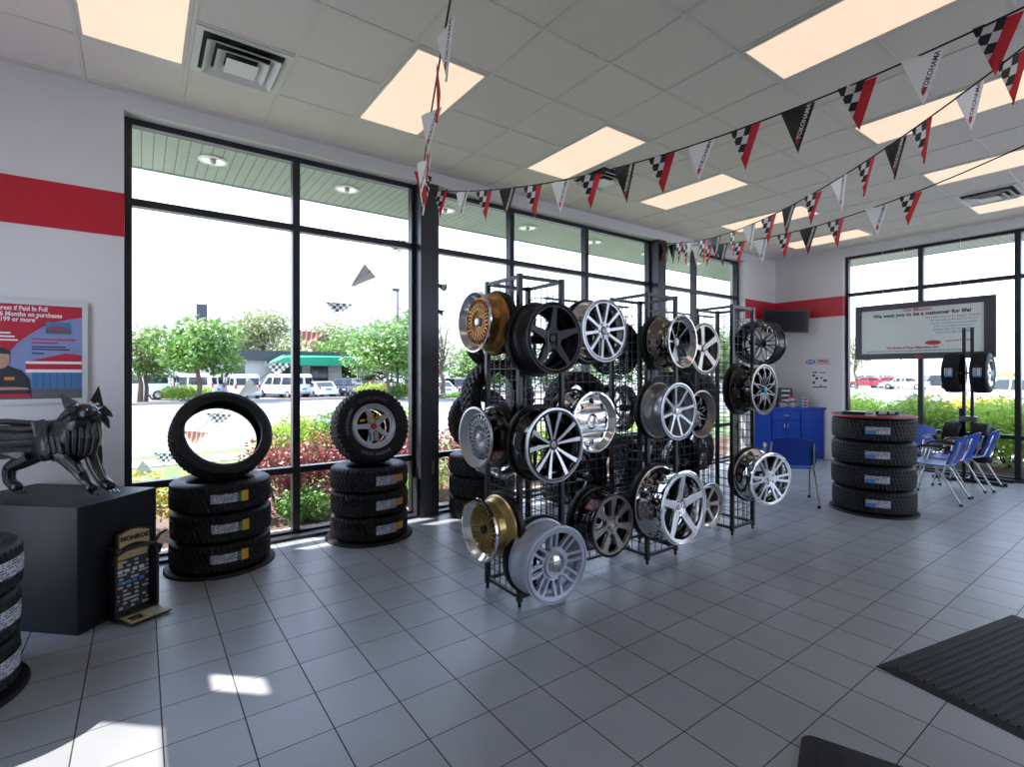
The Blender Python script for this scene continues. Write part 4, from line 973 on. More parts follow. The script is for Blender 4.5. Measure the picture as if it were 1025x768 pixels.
# notices on the right wall
t = thing('wall_logo', 'blue and red shop logo lettering on the white wall above the notice', 'wall logo', at_x(819, 362.3, WX-.004), -pi/2)
obj('blue_badge', MB().prism([(-.13+.085*cos(a), .045*sin(a)) for a in [2*pi*i/24 for i in range(24)]], -.002, .002), M['label_b'], t)
text('logo_letters', 'GCR', .062, M['ink_white'], t, Matrix.Translation((-.13, -.005, 0)) @ TXZ, 'CENTER', .001)
text('logo_lettering', 'TIRES', .078, M['ink_red'], t, Matrix.Translation((.08, -.003, .012)) @ TXZ, 'CENTER', .001); obj('underline', MB().box(-.03, .20, -.002, .002, -.045, -.036), M['ink_red'], t)
t = thing('paper_notice', 'white notice sheet with small diagrams on the right wall above the cabinet', 'notice', at_x(820.5, 380.5, WX-.004), -pi/2)
obj('sheet', MB().box(-.15, .15, -.001, .003, -.17, .17), M['label_w'], t)
for x, z, a, b in ((-.08, .14, .04, .012), (.05, .135, .06, .008), (-.10, .08, .02, .02), (-.05, .03, .025, .02), (-.10, -.05, .02, .025), (.09, -.01, .03, .02), (.03, .04, .02, .012), (0, -.13, .12, .010), (.02, -.10, .015, .01)):
    obj('diagram', MB().box(x-a, x+a, -.003, -.001, z-b, z+b), M['ink_dark'], t)

# ------------------------------------------------------------ blue chairs
def make_chair():
    t = thing('blue_armchair', 'blue chair', 'chair')      # faces +y
    n = 9
    def shell(fn, th, nu, nv):
        m = MB(); vs = []; fs = []
        for k in range(2):
            for i in range(nu+1):
                for j in range(nv+1):
                    p = Vector(fn(i/nu*2-1, j/nv)); q = Vector(fn(i/nu*2-1+.01, j/nv))-p; r = Vector(fn(i/nu*2-1, j/nv+.01))-p
                    nn = q.cross(r).normalized(); vs.append(p+nn*(th*k))
        N = (nu+1)*(nv+1)
        idx = lambda k, i, j: k*N+i*(nv+1)+j
        for i in range(nu):
            for j in range(nv):
                fs.append((idx(0,i,j), idx(0,i+1,j), idx(0,i+1,j+1), idx(0,i,j+1))); fs.append((idx(1,i,j), idx(1,i,j+1), idx(1,i+1,j+1), idx(1,i+1,j)))
        for i in range(nu): fs += [(idx(0,i,0), idx(1,i,0), idx(1,i+1,0), idx(0,i+1,0)), (idx(0,i,nv), idx(0,i+1,nv), idx(1,i+1,nv), idx(1,i,nv))]
        for j in range(nv): fs += [(idx(0,0,j), idx(0,0,j+1), idx(1,0,j+1), idx(1,0,j)), (idx(0,nu,j), idx(1,nu,j), idx(1,nu,j+1), idx(0,nu,j+1))]
        return m.add(vs, fs)
    def seat(u, v): wv = .235-.03*max(0, v-.8)*2-.02*(1-v); return (u*wv, -.20+.43*v, .435+.02*v-.035*max(0, v-.8)*2+.018*u*u-.012*sin(pi*v))
    def back(u, v): wv = .250-.035*(v**3)+.012*sin(pi*v); return (u*wv, -.205-.10*v+.045*u*u, .47+.335*v-.03*u*u*v)
    obj('seat', shell(seat, -.010, 12, 10), M['blue_chair'], t, True); obj('backrest', shell(back, .010, 12, 10), M['blue_chair'], t, True)
    for s_ in (-1, 1):
        x = s_*.255
        obj('front_leg', MB().tube([(x, -.10, .655), (x, .06, .66), (x, .10, .645), (x, .13, .50), (x*1.02, .20, .25), (x*1.05, .25, .015)], .0115, 8), M['steel'], t, True)
        obj('rear_leg', MB().tube([(x*.92, .10, .43), (x, -.06, .42), (x, -.13, .34), (x*1.02, -.22, .16), (x*1.05, -.30, .015)], .0115, 8), M['steel'], t, True)
        obj('back_support', MB().tube([(x*.92, -.10, .425), (x*.92, -.20, .46), (x*.90, -.25, .60), (x*.86, -.29, .74)], .010, 8), M['steel'], t, True)
        obj('armrest', MB().tube([(x, -.22, .60), (x, -.16, .665), (x, -.05, .678), (x, .07, .675), (x, .12, .64)], .016, 8), M['blackp'], t, True)
        for y in (.25, -.30): obj('foot_cap', MB().disc(.017, 0, .03, 12, x*1.05, y), M['blackp'], t)
    obj('cross_bar', MB().tube([(-.24, .09, .425), (.24, .09, .425)], .010, 8).tube([(-.24, -.08, .42), (.24, -.08, .42)], .010, 8), M['steel'], t, True)
    return t
ch = make_chair()
place(ch, 'blue chair seen from behind in front of the blue cabinet', (6.40, 3.04, 0), rot=(0, 0, R(-56)))
for x, y, r, l in ((7.97, 2.03, 4, 'blue chair nearest the four tyre stack in the row of three'), (8.60, 2.03, -2, 'middle blue chair in the row of three by the right windows'), (9.24, 1.97, 2, 'farthest blue chair in the row of three, beside the tyre stand'), (9.02, 2.60, 80, 'blue chair facing into the room behind the four tyre stack')):
    q = dup(ch); place(q, l, (x, y, 0), rot=(0, 0, R(r)))

# ------------------------------------------------------------ tyre stand by the right windows
sx, sy2 = 9.60, 2.05
ts = thing('tyre_stand', 'black two pole stand holding four tyres in front of the right windows', 'tyre stand', (sx, sy2, 0))
for dy in (.045, -.045): obj('pole', MB().cbox(-.018, .018, dy-.018, dy+.018, .04, 2.21, .003), M['rack'], ts)
obj('pole_sleeve', MB().cbox(-.03, .03, .035, .095, .78, 1.05, .004), M['rack'], ts)
obj('base', MB().cbox(-.10, .37, -.025, .025, .02, .06, .004).cbox(-.06, -.02, -.42, .40, .0, .045, .004).cbox(.33, .37, -.42, .42, .0, .045, .004), M['rack'], ts)
for z in (1.56, .57): obj('axle', MB().tube([(0, -.25, z), (0, .25, z)], .016, 10), M['steel'], ts, True)
obj('clamp', MB().cbox(-.04, .04, -.10, .10, .86, .94, .006), M['gun'], ts)
for z, a in ((1.56, 'upper'), (.57, 'lower')):
    for dy, b in ((.155, 'left'), (-.155, 'right')):
        o = tyre('disp', '%s %s tyre on the two pole stand by the right windows' % (a, b), (sx, sy2+dy, z), mw=orient((0, -1, 0), 0))
        a0 = math.atan2(-sx, -sy2)
        # label faces the room: angle measured in the tyre's own frame
        f_ = o.rotation_euler.to_matrix().inverted() @ Vector((-1, -.15, 0)); aa = math.atan2(f_.x, -f_.y)
        obj('label_sticker', sticker_mesh(.285, aa-.25, aa+.20, -.045, .045), M['label'], o)
        obj('label_band', sticker_mesh(.285, aa+.12, aa+.20, -.045, .045, .0032), M['label_b' if z > 1 else 'label_y'], o)
        if b == 'right':
            obj('wheel_face', MB().lathe([(.018, .075), (.06, .078), (.15, .062), (.182, .09), (.186, .09), (.186, .05), (.018, .05)], 32, True), M['polish'], o, True)
        obj('wheel_disc', MB().lathe([(.018, -.01), (.186, -.02), (.186, .0), (.018, .01)], 32, True), M['gun'], o, True)

# ------------------------------------------------------------ table top on the four tyre stack and things on it
tz = zb+.131+3*.2625+.131*.985
t = thing('round_table_top', 'round red edged board lying on the four tyre stack', 'table top', (S3[0], S3[1], tz))
obj('board', MB().lathe([(0, 0), (.40, 0), (.40, .018), (.395, .022), (0, .022)], 64), M['ink_dark'], t, True); obj('red_edge', MB().lathe([(.399, .0), (.405, .0), (.405, .020), (.399, .020)], 64, True), M['poster_red'], t, True)
z2 = tz+.0225
for i, (dx, dy, a, b, h, m_, nm, lab) in enumerate(((-.20, .12, .11, .07, .028, 'blackp', 'card_tray', 'long flat black tray at the left of the board on the tyre stack'),
        (-.02, -.10, .06, .035, .040, 'blackp', 'card_holder', 'black card holder with white cards on the tyre stack board'),
        (.10, -.14, .055, .03, .032, 'ink_dark', 'card_holder', 'middle grey card holder on the tyre stack board'),
        (.22, -.12, .06, .03, .030, 'gun', 'card_holder', 'right hand metal card holder on the tyre stack board'),
        (.05, .12, .08, .06, .020, 'label_w', 'leaflet_stack', 'stack of white leaflets at the back of the tyre stack board'))):
    t = thing(nm, lab, nm.split('_')[1], (S3[0]+dx, S3[1]+dy, z2), face_cam(*S3)+.1*i)
    obj('body', MB().cbox(-a, a, -b, b, 0, h, .004), M[m_], t)
    if nm == 'card_holder': obj('cards', MB().box(-a*.6, a*.6, -b-.002, -b+.01, .008, h+.006), M['label_w'], t)
    if nm == 'leaflet_stack': obj('top_leaflet', MB().box(-a*.9, a*.8, -b*.9, b*.8, h, h+.002), M['label_b'], t)
    if nm == 'card_tray': obj('tray_lid', MB().cbox(-a*.9, a*.9, -b*.8, b*.8, h, h+.006, .002), M['gun'], t)

# ------------------------------------------------------------ rubber mats
def ridged_mat(c, ang, W_, L_, lab, ridges=True, r=.03):
    t = thing('floor_mat', lab, 'floor mat', (c[0], c[1], 0), R(ang))       # corner at origin, runs +x, -y
    b = .055; m = MB()
    m.add([(0,0,.001),(W_,0,.001),(W_,-L_,.001),(0,-L_,.001),(b,-b,.012),(W_-b,-b,.012),(W_-b,-L_+b,.012),(b,-L_+b,.012)], [(0,1,5,4),(1,2,6,5),(2,3,7,6),(3,0,4,7),(4,5,6,7),(3,2,1,0)])
    obj('base', m, M['mat_'], t)
    if ridges:
        q = MB(); y = -b-.012
        while y > -L_+b: q.add([(b+.01, y, .011), (W_-b-.01, y, .011), (W_-b-.01, y-.014, .011), (b+.01, y-.014, .011), (b+.014, y-.004, .019), (W_-b-.014, y-.004, .019), (W_-b-.014, y-.010, .019), (b+.014, y-.010, .019)], [(0,1,5,4),(1,2,6,5),(2,3,7,6),(3,0,4,7),(4,5,6,7)]); y -= .040
        obj('ribs', q, M['mat_'], t)
    return t
ridged_mat((3.14, 1.045), -12, 1.42, 2.6, 'ribbed black rubber mat at the right edge of the floor')
t = thing('anti_fatigue_mat', 'dark rounded mat corner at the bottom edge of the photo', 'floor mat', (2.29, 1.03, 0), R(-160+90))
pl_ = []
for cx, cy, a0 in ((.05, -.05, 90), (.05, -.85, 180), (.55, -.85, 270), (.55, -.05, 0)):
    for k in range(6): a = R(a0+90*k/5 if True else 0); pl_.append((cx+.05*cos(a), cy+.05*sin(a)))
hm = MB().zprism(pl_, 0.0, .014)
for i in range(12):
    for j in range(18): hm.disc(.006, .013, .0155, 6, .06+i*.042, -.06-j*.046)
obj('pad', hm, M['mat_'], t)

# ------------------------------------------------------------ spot lamps on the column
for i, (px, py, z, on) in enumerate(((433, 286, 0, 0), (433, 312, 0, 1))):
    p = at_y(px, py, WY+.09); t = thing('spot_lamp', ['upper grey spot lamp fixed to the near column', 'lower spot lamp glowing orange, fixed to the near column'][i], 'spot lamp', (2.645, WY+.09, p.z))
    d = Vector((.40, -.85, -.35)).normalized(); a = Vector((.02, 0, .0))
    obj('mount_arm', MB().tube([(0, 0, 0), (.035, 0, .0)], .010, 8).disc(.022, -.0, .004, 12), M['gun'], t, True)
    b0 = Vector((.05, 0, .01)); m_ = orient(d).to_4x4(); mb = MB(); mb.T = Matrix.Translation(b0) @ m_
    mb.lathe([(0, -.02), (.022, -.02), (.024, .02), (.028, .05), (.040, .075), (.042, .10), (.036, .10), (.03, .085), (0, .08)], 20); obj('lamp_body', mb, M['vent'], t, True)
    mb = MB(); mb.T = Matrix.Translation(b0) @ m_; mb.disc(.034, .088, .094, 20); obj('lens', mb, M['lampglow'] if on else M['lampoff'], t)

# ------------------------------------------------------------ pennant strings
def pennant_mesh(nm, m_, w_=.2, h_=.29, bulge=.012):
    vs = []; fs = []; N = 10
    for i in range(N+1):
        f = i/N; z = -h_*f; hw_ = w_/2*(1-f)
        for j in range(5): u = -1+j/2; vs.append((u*hw_, bulge*sin(pi*f*1.2)*(1-u*u*.5)+.006*sin(u*3+f*4), z))
    for i in range(N):
        for j in range(4): a = i*5+j; fs.append((a, a+1, a+6, a+5))
    me = bpy.data.meshes.new(nm); me.from_pydata(vs, [], fs); me.polygons.foreach_set('use_smooth', [True]*len(fs)); me.materials.append(m_); return me
PM = dict(c=pennant_mesh('pennant', M['pen_check']), w=pennant_mesh('pennant', M['pen_white']), k=pennant_mesh('pennant', M['pen_black']))
_t = text_mesh('YOKOHAMA', .036, 'CENTER', .0003, .0008)
_ang = math.atan2(.29, .1)
def _lt(m_, side=1):
    me = _t.copy(); T = Matrix.Translation((.036*side, -.007, -.105)) @ TXZ @ Matrix.Rotation(_ang if side > 0 else pi-_ang, 4, 'Z'); me.transform(T); me.materials.append(m_)
    return me
def _logo(m_):
    mb = MB(); mb.add([(-.012, -.007, -.205), (.004, -.007, -.19), (.016, -.007, -.19), (.010, -.007, -.215), (-.004, -.007, -.24)], [(0, 1, 2, 3, 4)]); me = mb.mesh('l'); me.materials.append(m_); return me
LT = dict(w=(_lt(M['ink_dark']), _logo(M['ink_red'])), k=(_lt(M['ink_white']), _logo(M['ink_red'])))
def qb(a, b, c, f):     # parabola through a (0), b (.5), c (1)
    a, b, c = Vector(a), Vector(b), Vector(c); return a*(1-f)*(1-2*f)+b*4*f*(1-f)+c*f*(2*f-1)
def pxof(p): X_ = p.x*cy_-p.y*sy_; Y_ = p.x*sy_+p.y*cy_; return CX_(X_, Y_)
def pyof(p): Y_ = p.x*sy_+p.y*cy_; return 374.15-FPX*(p.z-CAMH)/Y_
def pennant_string(lab, fn, fs, kinds, flip=False, tw=None, mats=None):
    o = obj('cord', MB().tube([fn(i/60) for i in range(61)], .0055, 6), M['cord'], None, True)
    t = thing('pennant_string', lab, 'bunting', fn(0)); o.parent = t; o.location = -Vector(fn(0))
    for i, f in enumerate(fs):
        k = kinds[i % len(kinds)] if not isinstance(kinds, str) else kinds[i]
        p = fn(f); d = (fn(min(1, f+.01))-fn(max(0, f-.01))); d.z = 0; d.normalize()
        right = Vector((cy_, -sy_, 0))
        if d.dot(right) < 0: d = -d
        a = math.atan2(d.y, d.x)
        q = link('pennant', PM[k], None, t); q.location = p-Vector(fn(0)); rr = random.Random(i*7+len(lab))
        q.rotation_euler = (rr.uniform(-.10, .10), rr.uniform(-.05, .05), a+rr.uniform(-.22, .22)+(tw[i] if tw else 0))
        if k in LT:
            link('lettering', LT[k][0], None, q); link('logo_mark', LT[k][1], None, q)
    return t
def solve(fn, pxs):
    out = []
    for px in pxs:
        best = min(range(401), key=lambda k: abs(pxof(fn(k/400))-px)); out.append(best/400)
    return out
CA = Vector((2.55, WY-.04, 3.54))
def curve_px(a, b, c): return lambda f: qb(a, b, c, f)
# first string
e_ = Vector((3.75, -.05, 3.55)); 
def s1(f): return qb(CA, Vector((3.15, 2.51, 3.195)), e_, f)
pennant_string('front string of checkered, white and black pennants from the near column to the upper right', s1, solve(s1, (442, 463, 485, 508, 533, 561, 592, 625, 662, 701, 747, 798, 857, 923, 998)), 'cwckcwckcwckcwc')
CB = Vector((6.50, WY-.05, 3.57))
def s2(f): return qb(CB, Vector((5.27, 2.68, 3.185)), Vector((4.05, .36, 3.56)), f)
pennant_string('middle string of pennants from the far column to the right edge of the photo', s2, solve(s2, (655, 668, 680, 691, 703, 716, 733, 750, 769, 790, 814, 839, 867, 897, 923, 970, 1013)), 'ckcwckcwckcwckcwc')
def s3(f): return qb(CB+Vector((.08, 0, -.01)), Vector((5.95, 2.55, 3.16)), Vector((5.35, .1, 3.50)), f)
pennant_string('rear string of pennants from the far column, lowest of the three on the right', s3, solve(s3, (673, 686, 698, 709, 722, 740, 761, 785, 809, 836, 878, 911)), 'kcwckcwckcwc')
# string running towards the camera, flags seen almost edge on
def s4(f): return qb(CA+Vector((-.08, 0, .02)), Vector((1.72, 3.45, 3.24)), Vector((.95, 1.45, 3.50)), f)
pennant_string('pennant string running from the near column towards the camera, flags twisted edge on', s4, [.03, .12, .22, .33, .43, .53, .63, .72, .80], 'cwkcwcwcw', tw=[.5, -.5, .3, -.7, .5, -.3, .6, -.4, .2])
# string outside the window, from the soffit down to the lawn
M['pen_redstripe'] = stripe_mat('pennant_faded_red', (.40, .10, .05), (.62, .50, .42), 14, 0, .3, bump=False)
PM['r'] = pennant_mesh('pennant', M['pen_redstripe']); PM['x'] = PM['c']
s5a = at_y(408, 231, 6.55); s5b = at_z(137, 474, -.1)
def s5(f): return s5a.lerp(s5b, f)+Vector((0, 0, -.25*sin(pi*f)))
M['pen_plain'] = stripe_mat('pennant_plain_check', (.6, .6, .58), (.03, .03, .04), 16, 0, .5, bump=False)
def plain_check():
    m = bpy.data.materials.new('pennant_plain_check2'); m.use_nodes = True; n = m.node_tree; b = n.nodes['Principled BSDF']; t = n.nodes.new('ShaderNodeTexCoord'); c = n.nodes.new('ShaderNodeTexChecker')
    c.inputs['Scale'].default_value = 22; c.inputs[1].default_value = (.6, .6, .58, 1); c.inputs[2].default_value = (.03, .03, .04, 1); n.links.new(t.outputs['Object'], c.inputs[0]); n.links.new(c.outputs[0], b.inputs['Base Color']); return m
pcm = plain_check(); PM['p'] = pennant_mesh('pennant', pcm, .42, .21); PM['r'] = pennant_mesh('pennant', M['pen_redstripe'], .42, .21); PM['l'] = pennant_mesh('pennant', mat('pennant_faded', (.30, .30, .28), .6), .26, .40)
ps5 = pennant_string('weathered pennant string outside, slanting from the soffit down to the lawn', s5, solve(s5, (399, 371, 340, 311, 279, 255, 219, 196, 166, 148)), 'plprplprpl', tw=None)
for q in kids(ps5):
    if q.data in (PM['l'],): q.rotation_euler = (0, R(50), -YAW)
    elif q.name.startswith('pennant'): q.rotation_euler = (R(-12), R(4), -YAW)
    for k2 in kids(q): bpy.data.objects.remove(k2)

# ------------------------------------------------------------ outside ground
GZ = -.12
struct('planting_bed', MB().box(-14, 12.9, WY+.32, 7.6, GZ-.3, GZ+.02).box(WX+.32, 13.4, -12, WY+.4, GZ-.3, GZ+.02), M['mulch'])
struct('gravel_strip', MB().box(-14, 10.6, WY+.31, 5.75, GZ-.2, GZ+.035), M['gravel'])
struct('lawn', MB().box(-30, 40, 7.6, 12.75, GZ-.3, GZ), M['lawn'])
struct('sidewalk', MB().box(-30, 40, 11.1, 12.0, GZ-.2, GZ+.015), M['walk'])
struct('street', MB().box(-60, 120, 12.75, 37, -.6, -.30).box(13.4, 120, -60, 12.75, -.6, -.31), M['road'])
struct('median_lawn', MB().box(-60, 60, 37, 41, -.6, -.28), M['mulch'])
struct('parking_lot', MB().box(-90, 160, 41, 160, -.9, -.55), M['road'])
struct('side_parking', MB().box(30, 160, -60, 41, -.6, -.28), M['road'])
struct('kerb', MB().box(-60, 60, 36.8, 37, -.5, -.15).box(-30, 40, 12.72, 12.9, -.5, -.13), M['walk'])

def leaves(name, blobs, n, size, m_, parent=None, shell=.45, flat=.0):
    rnd = random.Random(hash(name+str(len(blobs))+str(round(blobs[0][0][0], 2))) % 100000 if False else int(abs(blobs[0][0][0]*131+blobs[0][0][1]*17+n)))
    tot = sum(b[1][0]*b[1][1]+b[1][0]*b[1][2] for b in blobs); vs = []; fs = []
    for c, r in blobs:
        k = int(n*(r[0]*r[1]+r[0]*r[2])/tot)
        for _ in range(k):
            z = rnd.uniform(-1, 1); a = rnd.uniform(0, 2*pi); q = math.sqrt(max(0, 1-z*z)); f = 1-shell*rnd.random()**1.6
            if rnd.random() < .12: f *= rnd.uniform(1.0, 1.18)
            p = Vector((c[0]+r[0]*q*cos(a)*f, c[1]+r[1]*q*sin(a)*f, c[2]+r[2]*z*f))
            u = Vector((rnd.gauss(0, 1), rnd.gauss(0, 1), rnd.gauss(0, 1))).normalized(); v = u.orthogonal().normalized(); s_ = size*rnd.uniform(.6, 1.3)
            o = len(vs); vs += [p-u*s_*.5, p+v*s_*.28, p+u*s_*.5, p-v*s_*.28]; fs.append((o, o+1, o+2, o+3))
    me = bpy.data.meshes.new(name); me.from_pydata([tuple(v) for v in vs], [], fs); me.materials.append(m_)
    return link(name, me, None, parent)
def tree(base, h, r, trunk_h, lab, m_, n=2600, size=.3, seed=1, airy=.6, nb=9, group=None, kind='tree'):
    rnd = random.Random(seed); t = thing(kind, lab, 'tree', base, 0, group)
    mb = MB(); tr = h*.018+.05
    mb.tube([(0, 0, -.1), (tr*.4, 0, trunk_h*.6), (-tr*.5, tr, trunk_h), (0, 0, h*.72)], [tr*1.3, tr, tr*.85, tr*.25], 8)
    blobs = []
    for i in range(nb):
        a = 2*pi*i/nb*2.4+rnd.random(); f = i/(nb-1); zz = trunk_h+(h-trunk_h)*(.18+.66*f); rr = r*(1-.55*f*f)*rnd.uniform(.45, .8)
        c = (rr*cos(a), rr*sin(a), zz); mb.tube([(0, 0, trunk_h+(zz-trunk_h)*.25), (c[0]*.5, c[1]*.5, zz-.15*h*.2), c], [tr*.5, tr*.3, tr*.1], 6)
        b = r*rnd.uniform(.38, .58); blobs.append((c, (b, b, b*.7)))
    blobs.append(((0, 0, trunk_h+(h-trunk_h)*.5), (r*.62, r*.62, (h-trunk_h)*.42)))
    obj('trunk', mb, M['bark'], t, True); leaves('foliage', blobs, n, size, M[m_], t, airy); return t
def bush(c, r, lab, m_, n=1500, size=.07, nb=5, seed=1, group=None, name='shrub', m2=None):
    rnd = random.Random(seed); t = thing(name, lab, 'shrub', (c[0], c[1], c[2]), 0, group)
    bl = [((0, 0, r[2]), (r[0]*.8, r[1]*.8, r[2]*.95))]
    for i in range(nb): a = 2*pi*i/nb+rnd.random(); bl.append(((r[0]*.55*cos(a), r[1]*.55*sin(a), r[2]*rnd.uniform(.8, 1.25)), (r[0]*.5, r[1]*.5, r[2]*rnd.uniform(.5, .75))))
    mb = MB()
    for i in range(7): a = 2*pi*i/7; mb.tube([(0, 0, -.05), (r[0]*.3*cos(a), r[1]*.3*sin(a), r[2]*.8), (r[0]*.6*cos(a), r[1]*.6*sin(a), r[2]*1.3)], [.014, .010, .004], 5)
    obj('stems', mb, M['bark'], t, True); leaves('foliage', bl, n, size, M[m_], t, .7)
    return t
def G(px, t, z=-.3): p = at_depth(px, 374, t); return (p.x, p.y, z)

# plants along the windows
near = [(-1.15, 6.6, .45, .35, 'leaf_y', 'yellow leaved shrub outside the bottom left window corner'), (-.25, 6.4, .5, .36, 'leaf_y', 'yellow shrub outside, beside the plinth'),
 (.62, 6.35, .45, .36, 'leaf_y', 'low yellow shrub outside behind the left tyre stack'), (1.32, 6.45, .46, .50, 'leaf_red', 'red barberry shrub outside, left of the window bar'),
 (2.05, 6.5, .50, .52, 'leaf_red', 'red barberry shrub outside behind the second tyre stack'), (2.95, 6.5, .50, .55, 'leaf_red', 'red barberry shrub outside by the near column'),
 (3.85, 6.5, .5, .52, 'leaf_red', 'red barberry shrub outside, just right of the near column'), (4.7, 6.5, .55, .52, 'hedge', 'green shrub outside behind the first part of the rack'), (5.6, 6.5, .55, .5, 'leaf_lime', 'bright green shrub outside behind the rack'),
 (6.6, 6.5, .55, .5, 'hedge', 'green shrub outside by the far column'), (7.6, 6.5, .55, .5, 'leaf_lime', 'bright green shrub outside right of the far column'), (8.6, 6.5, .55, .5, 'hedge', 'green shrub outside near the corner')]
for i, (x, y, r, h, m_, lab) in enumerate(near): bush((x, y, GZ), (r, r*.85, h), lab, m_, 2600, .055, 6, i, 'shrubs along the front windows')
for i, (x, y, r, h, m_, lab) in enumerate([(1.5, 5.95, .34, .22, 'hedge', 'low green plant at the glass left of the window bar'), (2.1, 5.98, .34, .22, 'leaf_lime', 'low green plant at the glass right of the window bar'), (2.95, 6.0, .34, .25, 'leaf_lime', 'low green plant at the glass right of the near column'), (.7, 5.95, .3, .18, 'leaf_y', 'low yellow plant at the glass behind the left stack')]):
    bush((x, y, GZ), (r, r*.7, h), lab, m_, 1400, .05, 5, 20+i, 'low plants at the glass')
for i, (x, y, r, h, m_, lab) in enumerate([(1.85, 7.9, .62, .56, 'leaf_lime', 'tall light green shrub behind the red barberries, left of the second stack'), (2.75, 8.0, .75, .62, 'hedge', 'tall light green shrub outside behind the spoked wheel'), (3.6, 8.1, .6, .58, 'leaf_lime', 'tall light green shrub outside, left of the near column')]):
    bush((x, y, GZ), (r, r*.9, h), lab, m_, 5200, .07, 7, 40+i, 'tall green shrubs outside')
# hedge beyond the right windows
for k in range(6):
    y = 4.6-k*1.25
    bush((12.35, y, GZ), (.85, .80, .66), 'clipped green hedge plant outside the right windows, number %s from the far end' % ['one', 'two', 'three', 'four', 'five', 'six'][k], 'leaf_sunlit' if k % 3 != 1 else 'leaf_lime', 9000, .085, 8, 60+k, 'hedge plants outside the right windows', 'hedge_plant')  # leaf colour raised so the hedge in roof shade looks sunlit
for k, (x, y) in enumerate(((12.2, 6.0), (13.3, 6.6))): bush((x, y, GZ), (.7, .7, .55), ['green hedge plant outside at the corner of the building', 'green hedge plant beyond the corner of the building'][k], 'hedge', 3000, .08, 7, 70+k, None, 'hedge_plant')
bush(G(982, 17, -.2), (1.4, 1.2, .55), 'yellow leaved shrub beyond the hedge by the right window bar', 'leaf_y', 3500, .10, 6, 80)
bush(G(1003, 33, -.3), (3.4, 1.5, 1.2), 'rounded green shrub beyond the parked white vehicle', 'leaf_lime', 4500, .14, 8, 81)
bush(G(985, 29, -.3), (1.9, .9, .55), 'dark red shrub beyond the hedge at the right', 'leaf_red', 2000, .10, 6, 82)
bush(G(1044, 34, -.3), (3.2, 1.5, 1.25), 'green shrub beyond the parked vehicle at the right edge', 'leaf_lime', 3000, .14, 8, 83)

# trees beyond the street
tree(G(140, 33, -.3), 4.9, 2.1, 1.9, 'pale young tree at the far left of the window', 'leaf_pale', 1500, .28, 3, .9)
tree(G(146, 33.5, -.3), 3.4, 1.5, 1.6, 'small green tree in front of the left van', 'leaf', 900, .3, 33, .8)
tree(G(199, 33, -.3), 5.1, 2.9, 2.0, 'broad green tree in the median left of the building', 'leaf', 4200, .36, 4, .6)
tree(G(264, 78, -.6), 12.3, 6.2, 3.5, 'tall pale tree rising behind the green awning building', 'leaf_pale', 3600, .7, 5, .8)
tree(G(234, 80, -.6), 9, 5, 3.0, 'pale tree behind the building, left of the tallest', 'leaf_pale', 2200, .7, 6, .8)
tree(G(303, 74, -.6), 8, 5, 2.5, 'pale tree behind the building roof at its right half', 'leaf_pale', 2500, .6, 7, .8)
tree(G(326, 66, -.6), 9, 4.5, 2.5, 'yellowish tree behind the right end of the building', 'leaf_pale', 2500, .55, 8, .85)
tree(G(347, 62, -.6), 7.2, 5.0, 1.2, 'green tree at the right end of the building', 'leaf', 4200, .5, 9, .5)
tree(G(388, 36, -.3), 5.3, 3.3, 2.0, 'green tree left of the near column, beside the light pole', 'leaf', 4200, .36, 10, .65)
tree(G(408, 44, -.5), 8.0, 3.6, 1.6, 'tall green tree right behind the near column', 'leaf', 3800, .45, 11, .6)
tree(G(372, 58, -.6), 5.8, 4.5, 1.0, 'dark green tree behind the red car', 'leaf_dk', 3200, .5, 12, .5)
tree(G(443, 38, -.3), 6.4, 1.8, 2.0, 'bare pale tree just right of the near column', 'leaf_pale', 700, .25, 13, .95)
tree(G(470, 58, -.6), 5.2, 4.5, .8, 'bushy green tree behind the dark parked car', 'leaf', 4500, .45, 14, .5)
tree(G(508, 60, -.6), 5.2, 4.5, .8, 'bushy green tree behind the nearest rack tower', 'leaf', 4000, .45, 15, .5)
for i, (px, t, h, r, m_) in enumerate(((545, 60, 5.6, 5, 'leaf_dk'), (590, 62, 5.4, 5, 'leaf'), (640, 60, 5.2, 5, 'leaf_dk'), (688, 50, 6.5, 4.5, 'leaf'), (730, 52, 6.5, 4.5, 'leaf'))):
    tree(G(px, t, -.6), h, r, .8, ['dark green tree seen through the first mesh panel', 'green tree seen between the near and middle towers', 'dark green tree behind the middle tower', 'green tree seen through the second mesh panel', 'green tree behind the far tower'][i], m_, 3000, .5, 90+i, .5)
tree(G(857, 60, -.3), 6.5, 2.2, 2.0, 'thin pale tree at the left edge of the right windows', 'leaf_pale', 900, .4, 99, .9)
# low bushes on the median
p = G(186, 34.5, -.3); bush(p, (1.75, .9, .62), 'clipped light green bush in the median by the broad tree', 'leaf_lime', 3200, .13, 6, 101)
p = G(217, 35, -.3); bush(p, (.65, .5, .32), 'small round bush in the median beside the clipped one', 'leaf', 700, .12, 5, 102)
for i, (px, t, r, h, m_) in enumerate(((374, 42, 1.7, .62, 'leaf_lime'), (399, 36.5, .9, .62, 'leaf'), (412, 37, 1.2, .62, 'leaf_lime'), (470, 36, 2.2, .34, 'leaf_lime'))):
    bush(G(px, t, -.3), (r, .8, h), ['round bush by the red car', 'dark round bush at the foot of the light pole', 'light round bush right of the light pole', 'low clipped hedge in front of the dark parked car'][i], m_, 1800, .15, 6, 110+i)

